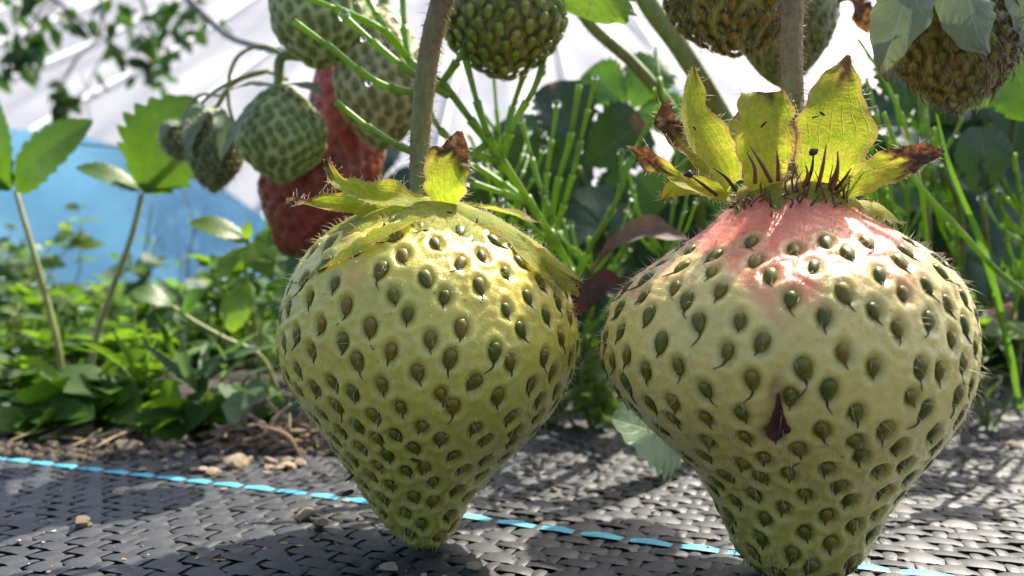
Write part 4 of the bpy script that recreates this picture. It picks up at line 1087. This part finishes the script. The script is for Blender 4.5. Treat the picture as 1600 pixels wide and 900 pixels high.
plant('leafy strawberry plant with a big dark leaf behind the horsetail', (880, 560, 23), [(905, 262, 19.5, 2.3, (0, -1, -.1), 'leaf_dark'), (985, 175, 21, 1.9, (.1, -1, .2), 'leaf'), (820, 300, 20.5, 2.2, (-.3, -1, .1), 'leaf_dark')]
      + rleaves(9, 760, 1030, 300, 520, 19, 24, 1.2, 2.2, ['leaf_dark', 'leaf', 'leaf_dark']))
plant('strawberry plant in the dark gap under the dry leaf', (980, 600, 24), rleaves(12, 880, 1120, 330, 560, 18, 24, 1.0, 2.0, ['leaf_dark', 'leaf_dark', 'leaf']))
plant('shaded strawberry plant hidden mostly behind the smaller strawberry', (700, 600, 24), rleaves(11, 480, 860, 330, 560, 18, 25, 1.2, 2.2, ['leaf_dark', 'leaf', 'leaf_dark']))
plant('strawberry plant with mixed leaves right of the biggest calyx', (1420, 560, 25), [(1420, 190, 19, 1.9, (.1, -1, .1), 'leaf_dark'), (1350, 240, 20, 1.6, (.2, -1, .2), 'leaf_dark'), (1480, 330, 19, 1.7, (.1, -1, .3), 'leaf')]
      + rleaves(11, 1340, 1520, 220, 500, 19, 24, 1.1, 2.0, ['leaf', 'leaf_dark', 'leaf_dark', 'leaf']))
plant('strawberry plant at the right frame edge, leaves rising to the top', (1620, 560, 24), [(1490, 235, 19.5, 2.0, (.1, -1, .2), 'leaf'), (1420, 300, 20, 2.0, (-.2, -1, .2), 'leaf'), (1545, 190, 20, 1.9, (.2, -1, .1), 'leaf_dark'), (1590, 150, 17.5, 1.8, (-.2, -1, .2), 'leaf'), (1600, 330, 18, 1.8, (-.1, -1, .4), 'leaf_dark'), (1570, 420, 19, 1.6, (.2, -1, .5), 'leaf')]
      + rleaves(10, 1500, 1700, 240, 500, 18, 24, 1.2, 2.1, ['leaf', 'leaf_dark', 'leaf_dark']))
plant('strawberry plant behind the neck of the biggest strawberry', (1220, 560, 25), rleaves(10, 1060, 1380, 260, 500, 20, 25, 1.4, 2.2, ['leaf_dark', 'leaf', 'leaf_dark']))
# plants out of focus further back close the gaps
for i, (px, lab) in enumerate(((640, 'distant strawberry plant glimpsed left of the left stem'), (860, 'distant strawberry plant glimpsed under the olive berry'), (1100, 'distant strawberry plant glimpsed between the two calyxes'), (1330, 'distant strawberry plant glimpsed over the biggest calyx'), (1560, 'distant strawberry plant glimpsed at the upper right edge'))):
    plant(lab, (px, 500, 34), rleaves(12, px - 150, px + 150, 300, 470, 29, 38, 1.8, 3.0, ['leaf_dark', 'leaf', 'leaf_dark', 'leaf']))
one_leaf('round smooth clover leaf low on the right, below the bristly berry', (1532, 305, 15.8), (1530, 198, 15.6), 95, 'leaf_dark', (.1, -1, .1), 'leaf', stem=[(1538, 340, 16), (1550, 470, 18)], shape='round', fold=.1)
one_leaf('dull green leaf at the far right, above the clover leaf', (1610, 190, 15), (1572, 85, 15), 110, 'leaf', (-.2, -1, .1), 'leaf', stem=[(1630, 300, 16), (1640, 470, 18)], serr=.2)
one_leaf('glossy leaf just left of the clover leaf', (1470, 260, 16), (1370, 205, 16), 70, 'leaf_dark', (.1, -.7, .7), 'leaf', stem=[(1500, 330, 17), (1500, 470, 19)])

# ------------------------------------------------------------------ left: seedlings
def seedling(label, stem, leaves, m='leaf', sm='stempale', r_=.085, group='seedlings at left'):
    b_ = P(*stem[-1]); b_[2] = float(zsoil(b_[0], b_[1])) - .05
    root = thing('seedling', label, 'seedling', b_, group)
    mb = MB(); tube(mb, [P(*q) for q in stem[:-1]] + [b_], [r_ * .8, r_, r_ * 1.1], 9, 40); mb.build('stem', M[sm], root)
    for (base, tip, w_, N, kw) in leaves:
        mb = MB(); leaf(mb, P(*base), P(*tip), w_ / F * base[2], N, **kw); mb.build('leaf', M[m], root)
K = dict(serr=.2, teeth=8, shape='ovate')
seedling('leaf sprout on a tall stem at the left frame edge', [(25, 300, 21), (45, 370, 21), (68, 450, 21.3), (90, 540, 21.6), (97, 590, 22)],
         [((25, 300, 21), (146, 188, 20.4), 74, (.3, -.9, .4), K), ((18, 297, 21), (-4, 152, 20.8), 62, (-.3, -1, .1), K), ((20, 298, 21), (-70, 262, 20.5), 60, (-.1, -.6, .8), K)])
seedling('serrated leaf sprout on a leaning tan stem under the dark bud berry', [(222, 302, 20.5), (205, 370, 20.6), (180, 440, 20.8), (155, 510, 21.1), (136, 565, 21.5)],
         [((224, 302, 20.5), (306, 152, 20), 128, (.25, -1, .2), dict(serr=.3, teeth=8, shape='ovate')), ((220, 298, 20.5), (118, 262, 19.8), 44, (0, -.7, .7), K), ((226, 300, 20.5), (320, 240, 21), 60, (.2, -.8, .6), K)])
seedling('weed with broad leaves under the red strawberry, arched side shoot', [(388, 372, 19), (384, 430, 19), (396, 500, 19.3), (404, 560, 19.8), (405, 600, 20)],
         [((388, 378, 19), (295, 348, 18.5), 46, (-.2, -.7, .7), dict(shape='ovate')), ((388, 385, 19), (340, 440, 18.6), 40, (-.3, -.8, .5), dict(shape='ovate')), ((386, 400, 19), (450, 405, 18.8), 50, (.2, -.6, .8), dict(shape='ovate')),
          ((390, 440, 19), (362, 520, 18.6), 56, (-.2, -1, .2), dict(shape='ovate')), ((390, 380, 19), (425, 430, 18.5), 48, (.2, -1, .3), dict(shape='ovate')), ((386, 374, 19), (388, 345, 18.8), 16, (.2, -1, .3), dict(shape='ovate'))], 'leaf_bright', 'stemg', .05)
seedling('arched weed shoot with drooping leaves left of the smaller strawberry', [(268, 478, 19), (300, 500, 19), (350, 528, 19.2), (405, 555, 19.6), (440, 590, 20)],
         [((270, 478, 19), (205, 455, 18.6), 44, (0, -.6, .8), {}), ((275, 482, 19), (230, 515, 18.6), 40, (-.2, -.8, .5), {}), ((285, 490, 19), (322, 452, 18.8), 36, (0, -.8, .6), {})], 'leaf', 'stempale', .06)

# weeds: individual small plants
WT = leaf_template(.6, .25, .3); WT2 = leaf_template(.95, .15, .15, shape='round'); WT3 = leaf_template(.13, .3, .5)
def weed(label, px, d, h, nl, ls, m=None, group='low weeds at left', spread=1.0):
    x = (px - 800) / F * d; b_ = V(x, d, float(zsoil(x, d)) - .03)
    root = thing('weed', label, 'weed', b_, group)
    m = m or ('cover', 'cover_pale', 'cover', 'cover_grey')[rng.integers(0, 4)]
    st = MB(); fo = MB()
    ns = rng.integers(3, 6); pos = []; T = []; N = []; sc_ = []
    for s_ in range(ns):
        lean = V(rng.normal() * .35 * spread, rng.normal() * .35 * spread, 1); top = b_ + lean * h * rng.uniform(.6, 1)
        path = [b_, (b_ + top) / 2 + V(rng.normal(), rng.normal(), 0) * .1 * h, top]
        tube(st, path, [.05, .04, .02], 5, 10)
        pp = smooth_path(path, 12)
        for q in range(nl // ns):
            i = rng.integers(3, 12); an = rng.uniform(0, 6.28)
            pos.append(pp[i]); T.append(V(math.cos(an), math.sin(an), rng.uniform(-.1, .7))); N.append(V(rng.normal() * .6, rng.normal() * .6 - .3, .8)); sc_.append(ls * rng.uniform(.4, 1.5))
    W_ = (WT, WT2, WT, WT3)[rng.integers(0, 4)]; f_ = 1.0 if W_ is WT else (.65 if W_ is WT2 else 1.15)
    scatter(fo, W_[0], W_[1], np.array(pos), np.array(T) + (V(0, 0, .8) if W_ is WT3 else 0), np.array(N), np.array(sc_) * f_, 0, W_[2], W_[3])
    st.build('stem', M['stemg'], root); fo.build('foliage', M[m], root)
for i, (px, d, h, lab) in enumerate(((-60, 18.2, 1.3, 'low leafy weed cut by the left frame edge, nearest the tan clod'), (40, 18.0, 1.1, 'low leafy weed over the tan clod at far left'), (105, 18.4, 1.2, 'dense low weed just right of the first sprout stem'), (160, 18.0, 1.0, 'low weed in front of the leaning sprout foot'), (-160, 21, 1.6, 'weed just beyond the left frame edge'), (-300, 23, 2.0, 'weed well beyond the left frame edge'), (-420, 26, 2.2, 'outermost weed beyond the left frame edge'), (-240, 30, 2.4, 'tall weed beyond the left frame edge'))):
    weed(lab, px, d, h, 34, 1.0, ('cover', 'cover_grey', 'cover', 'cover_grey')[i % 4])
names = ['at the left frame edge', 'at the foot of the first sprout', 'between the two sprouts', 'at the foot of the leaning sprout', 'right of the leaning sprout', 'under the arched shoot', 'left of the root tangle', 'behind the root tangle', 'touching the smaller strawberry outline']
for i, px in enumerate((20, 85, 140, 190, 235, 285, 330, 380, 430)):
    weed('low leafy weed ' + names[i], px + rng.normal() * 8, 17.3 + rng.uniform(0, 2.5), rng.uniform(.8, 1.5), 30, rng.uniform(.8, 1.3))
for i, px in enumerate((-10, 60, 120, 175, 225, 280, 335, 390, 440)):
    weed('mid distance bushy weed ' + names[i], px + rng.normal() * 8, 27 + rng.uniform(0, 6), rng.uniform(1.6, 3.3), 34, rng.uniform(.9, 2.0), group='bushy weeds further back')
for i, px in enumerate((0, 70, 135, 200, 262, 330, 400)):
    weed('far blurred weed ' + names[i], px, 42 + rng.uniform(0, 14), rng.uniform(2.6, 4.2) + (1.6 if px < 120 else 0), 60, rng.uniform(1.1, 1.6), group='blurred weeds far back')
for i, (px, d, lab) in enumerate(((840, 19, 'small leafy weed low behind the smaller strawberry'), (925, 18.6, 'bright small weed in the gap between the two big strawberries'), (1440, 19, 'small leafy weed right of the biggest strawberry'), (1545, 18.8, 'small weed under the clover leaf'), (1010, 20, 'weed behind the curled dry leaf'), (1500, 20.5, 'leggy weed behind the grass blade'))):
    weed(lab, px, d, rng.uniform(1.6, 3.0), 46, .62, ('cover', 'cover_pale')[i % 2], group='small weeds between the strawberry plants')
for i, (px, d, h, lab) in enumerate(((30, 24, 2.6, 'leggy thin weed at far left'), (115, 25, 3.0, 'leggy thin weed between the sprouts, left one'), (165, 26, 2.8, 'leggy thin weed between the sprouts, right one'), (250, 24, 2.3, 'leggy thin weed below the twigs'), (315, 25, 2.5, 'leggy thin weed above the arched shoot'), (425, 23, 2.6, 'leggy thin weed beside the smaller strawberry'))):
    weed(lab, px, d, h, 30, .55, ('cover_pale', 'cover')[i % 2], group='leggy weeds at left', spread=.8)
for i, (px, d, h, lab) in enumerate(((215, 32, 5.0, 'tall leafy weed reaching up the blue sheet right of the leaning sprout'), (335, 27, 4.6, 'tall leafy weed against the blue sheet left of the red strawberry'), (430, 26, 4.8, 'tall leafy weed under the red strawberry tip'), (60, 38, 7.0, 'feathery tall bush before the blue sheet at far left'), (5, 36, 6.4, 'feathery tall bush at the left frame edge'))):
    weed(lab, px, d, h, 60, 1.0 if px > 100 else .8, ('cover_grey', 'cover', 'cover', 'cover_pale', 'cover_grey')[i], group='taller weeds before the blue sheet', spread=.6)
# continuous low ground cover further away
gc = MB(); n = 6500
y = 24 + 130 * rng.random(n) ** 1.6; x = rng.uniform(-1, 1, n) * (y * .8 + 6)
z = zsoil(x, y) + rng.uniform(.1, 1, n) ** .8 * (.5 + .02 * y) 
an = rng.uniform(0, 6.28, n)
scatter(gc, WT[0], WT[1], np.stack([x, y, z], -1), np.stack([np.cos(an), np.sin(an), rng.uniform(-.1, .8, n)], -1), np.stack([rng.normal(size=n) * .4, rng.normal(size=n) * .4, np.ones(n)], -1), (.6 + .02 * y) * rng.uniform(.6, 1.4, n), 0, WT[2], WT[3])
kind(gc.build('ground_cover', M['cover'], origin=(0, 0, 0)), 'stuff')
def tuft(label, px, d, h, n, m, group='grass tufts', spread=.35):
    x = (px - 800) / F * d; b_ = V(x, d, float(zsoil(x, d)) - .03)
    root = thing('grass_tuft', label, 'grass', b_, group); mb = MB()
    for i in range(n):
        a = b_ + V(rng.normal() * .25, rng.normal() * .25, 0); l = h * rng.uniform(.5, 1.1); lean = V(rng.normal() * spread, rng.normal() * .2, 0)
        ribbon(mb, [a, a + V(0, 0, l * .5) + lean * l * .3, a + V(0, 0, l * .9) + lean * l], [.06, .06, .045, .01], (rng.normal() * .5, -1, 0), .3, 3, 14, fold=.4)
    mb.build('blades', M[m], root); return root
for i, (px, d, h, n, m, lab) in enumerate(((60, 30, 3.2, 16, 'leaf_bright', 'thin grass tuft among the weeds behind the first sprout'), (255, 33, 3.0, 16, 'leaf_grey', 'grey green grass tuft right of the leaning sprout'), (360, 26, 2.4, 14, 'leaf_bright', 'fine grass tuft behind the arched weed shoot'),
                              (700, 22, 4.5, 20, 'leaf', 'grass tuft behind the left stem'), (1000, 22, 4.2, 18, 'leaf', 'shaded grass tuft behind the curled dry leaf'), (1395, 20, 4.4, 18, 'leaf', 'grass tuft right of the biggest calyx'), (1480, 21, 4.6, 16, 'leaf_bright', 'pale grass tuft left of the clover leaf'), (1130, 30, 8.0, 16, 'leaf', 'tall grass tuft glimpsed behind the slanting stems'))):
    tuft(lab, px, d, h, n, m)
# dew sparkling in the weeds
dw = MB()
for k in range(120):
    d = rng.uniform(19, 34); px = rng.uniform(0, 450) if k < 80 else rng.uniform(880, 1600); py = rng.uniform(430, 620) if k < 80 else rng.uniform(230, 450)
    dw.add(P(px, py, d) + ICO2[0] * rng.uniform(.03, .1), None, ICO2[1])
kind(dw.build('dew', M['water'], origin=(0, 0, 0)), 'stuff')
# bare dry twigs against the blue sheet
for i, (label, pts) in enumerate((('bare grey twig in front of the blue sheet, right of the leaning sprout', [(215, 500, 40), (222, 420, 40), (232, 360, 40), (238, 315, 40)]), ('forked thin twig before the blue sheet', [(205, 470, 42), (232, 430, 42), (245, 380, 42), (252, 365, 42)]), ('thin leaning twig by the weed under the red strawberry', [(290, 480, 44), (296, 400, 44), (303, 350, 44), (282, 285, 44)]))):
    root = thing('twig', label, 'twig', P(*pts[0]), 'bare twigs')
    b0 = P(*pts[0]); b0[2] = float(zsoil(b0[0], b0[1]))
    mb = MB(); path, *_ = tube(mb, [b0] + [P(*q) for q in pts], [.07, .06, .05, .03], 6, 30); mb.build('shoot', M['twig'], root)
    for s_ in (-1, 1):
        mb = MB(); a = path[16 + 3 * s_]; tube(mb, [a, a + V(s_ * .5, 0, .7), a + V(s_ * .7, 0, 1.6)], [.04, .03, .015], 5, 10); mb.build('side_shoot', M['twig'], root)

# ------------------------------------------------------------------ tree branches upper left
CT = leaf_template(.5, .2, .2)
def branch(label, pts, rad, clusters, m='canopy', ls=2.2, group='overhanging branches'):
    root = thing('tree_branch', label, 'branch', P(*pts[0]), group)
    mb = MB(); path, *_ = tube(mb, [P(*q) for q in pts], rad, 7, 60); 
    fo = MB(); pos = []; T = []; N = []; sc_ = []
    for (cx, cy, cd, spread, nleaf) in clusters:
        c = P(cx, cy, cd); i = np.argmin(np.linalg.norm(path - c, axis=1))
        tw = smooth_path([path[i], (path[i] + c) / 2 + V(0, 0, 1.0), c], 12); tube(mb, tw, [.12, .08, .05], 5, 12)
        for k in range(nleaf):
            q = c + rng.normal(size=3) * spread / F * cd * V(1, .8, .8)
            j = rng.integers(4, 12)
            pos.append(q * .8 + tw[j] * .2); T.append(V(rng.normal() * .7, rng.normal() * .5, -.9 + rng.normal() * .5)); N.append(V(rng.normal() * .8, -1 + rng.normal() * .5, rng.normal() * .5)); sc_.append(ls * rng.uniform(.6, 1.3))
    scatter(fo, CT[0], CT[1], np.array(pos), np.array(T), np.array(N), np.array(sc_), 0, CT[2], CT[3])
    mb.build('twig', M['twig'], root); fo.build('foliage', M[m], root)
branch('leafy tree branch drooping across the upper left corner', [(-160, -260, 80), (-40, -90, 80), (60, -20, 80), (150, 50, 80), (200, 85, 80)], [.5, .4, .25, .12],
       [(30, 75, 80, 18, 26), (5, 120, 80, 14, 9), (40, 10, 80, 24, 16), (115, 45, 80, 28, 12), (90, 150, 80, 20, 9), (130, 150, 80, 16, 6), (170, 10, 78, 16, 12), (20, 20, 82, 26, 10), (75, 165, 80, 14, 4)])
branch('second leafy branch with pale leaves, right of the corner one', [(120, -300, 85), (180, -100, 85), (215, -20, 85), (240, 60, 85), (262, 105, 85)], [.5, .35, .2, .1],
       [(215, 60, 85, 30, 20), (255, 75, 85, 26, 16), (190, 85, 85, 22, 10), (270, 25, 85, 26, 14), (250, 110, 85, 22, 8), (220, 110, 85, 16, 4), (310, 40, 85, 24, 9), (300, 10, 85, 26, 12)], ls=2.0)
one_stem('dark bare twig crossing to the light green berry at upper left', [(265, -30, 30), (320, 25, 28), (355, 55, 26), (400, 72, 22), (455, 84, 18), (480, 92, 16)], [.12, .12, .1, .1, .09], 'twig', 'twig', 'twig', 'bare twigs')
one_stem('thin arching brown runner above the small green berries', [(455, 90, 16.5), (410, 72, 16.5), (372, 88, 16.5), (357, 130, 16.5), (360, 175, 16.5), (372, 205, 16.5)], [.035, .04, .04, .04], 'stemg', 'runner', 'runner', 'thin runners')
one_stem('pale thin runner looping over to the bud berry', [(450, 125, 16.2), (415, 112, 16.2), (385, 118, 16.2), (340, 140, 16.4), (300, 175, 16.8)], [.04, .04, .035, .03], 'stempale', 'runner', 'runner', 'thin runners')
one_stem('taut thin string between the two sprouts', [(90, 231, 26), (122, 226, 26), (150, 228, 26), (190, 230, 26), (330, 243, 26)], [.03, .03, .03], 'twig', 'string', 'string', None)

# ------------------------------------------------------------------ plastic tunnel and blue sheet
tn = thing('plastic_tunnel', 'white translucent plastic tunnel filling the background', 'greenhouse', (0, 262, -2))
prof = smooth_path(np.array([[230, -3], [246, 22], [290, 58], [355, 98], [440, 146], [600, 245]], float), 50)
XS = np.linspace(-420, 420, 260)
fz_ = np.zeros((len(prof), len(XS)))
bays = np.abs(((XS / 55) % 1) - .5) * 2
VV = np.zeros((len(prof), len(XS), 3))
VV[..., 0] = XS[None]; VV[..., 1] = prof[:, 0:1] + (5 * (1 - bays ** 3)[None] - 2) + 2.0 * np.sin(XS[None] * .23 + prof[:, 1:2] * .05) * .5 + 2 * np.sin(XS[None] * .11 - prof[:, 1:2] * .07)
VV[..., 2] = prof[:, 1:2]
mb = MB(); mb.add(VV.reshape(-1, 3), grid_quads(len(XS), len(prof))); mb.build('film', M['film'], tn)
for i in range(-7, 8):
    x = i * 55 + 27.5
    mb = MB(); tube(mb, [V(x, q[0] - 4.5, q[1]) for q in prof[::7]], [1.3, 1.3], 8, 40); mb.build('hoop', M['hoop'], tn)
ts = MB(); nx, ny = 120, 30
top = smooth_path([P(-600, 150, 200), P(-150, 185, 198), P(0, 200, 195), P(100, 208, 192), P(200, 233, 190), P(300, 268, 188), P(400, 330, 186), P(520, 420, 184)], nx)
T2 = np.zeros((ny, nx, 3))
for j in range(ny):
    f = j / (ny - 1)
    T2[j] = top * (1 - f) + np.stack([top[:, 0], top[:, 1] - 12, np.full(nx, -3.0)], -1) * f
    T2[j, :, 1] += 1.6 * np.sin(top[:, 0] * .05 + f * 2) + .5 * np.sin(top[:, 0] * .13 - f * 6) + .25 * np.sin(top[:, 0] * .3 + f * 9)
ts.add(T2.reshape(-1, 3), grid_quads(nx, ny))
tag(ts.build('tarpaulin', M['tarp'], origin=(-70, 185, -3)), 'bright blue plastic sheet standing low in the left background', 'tarpaulin')
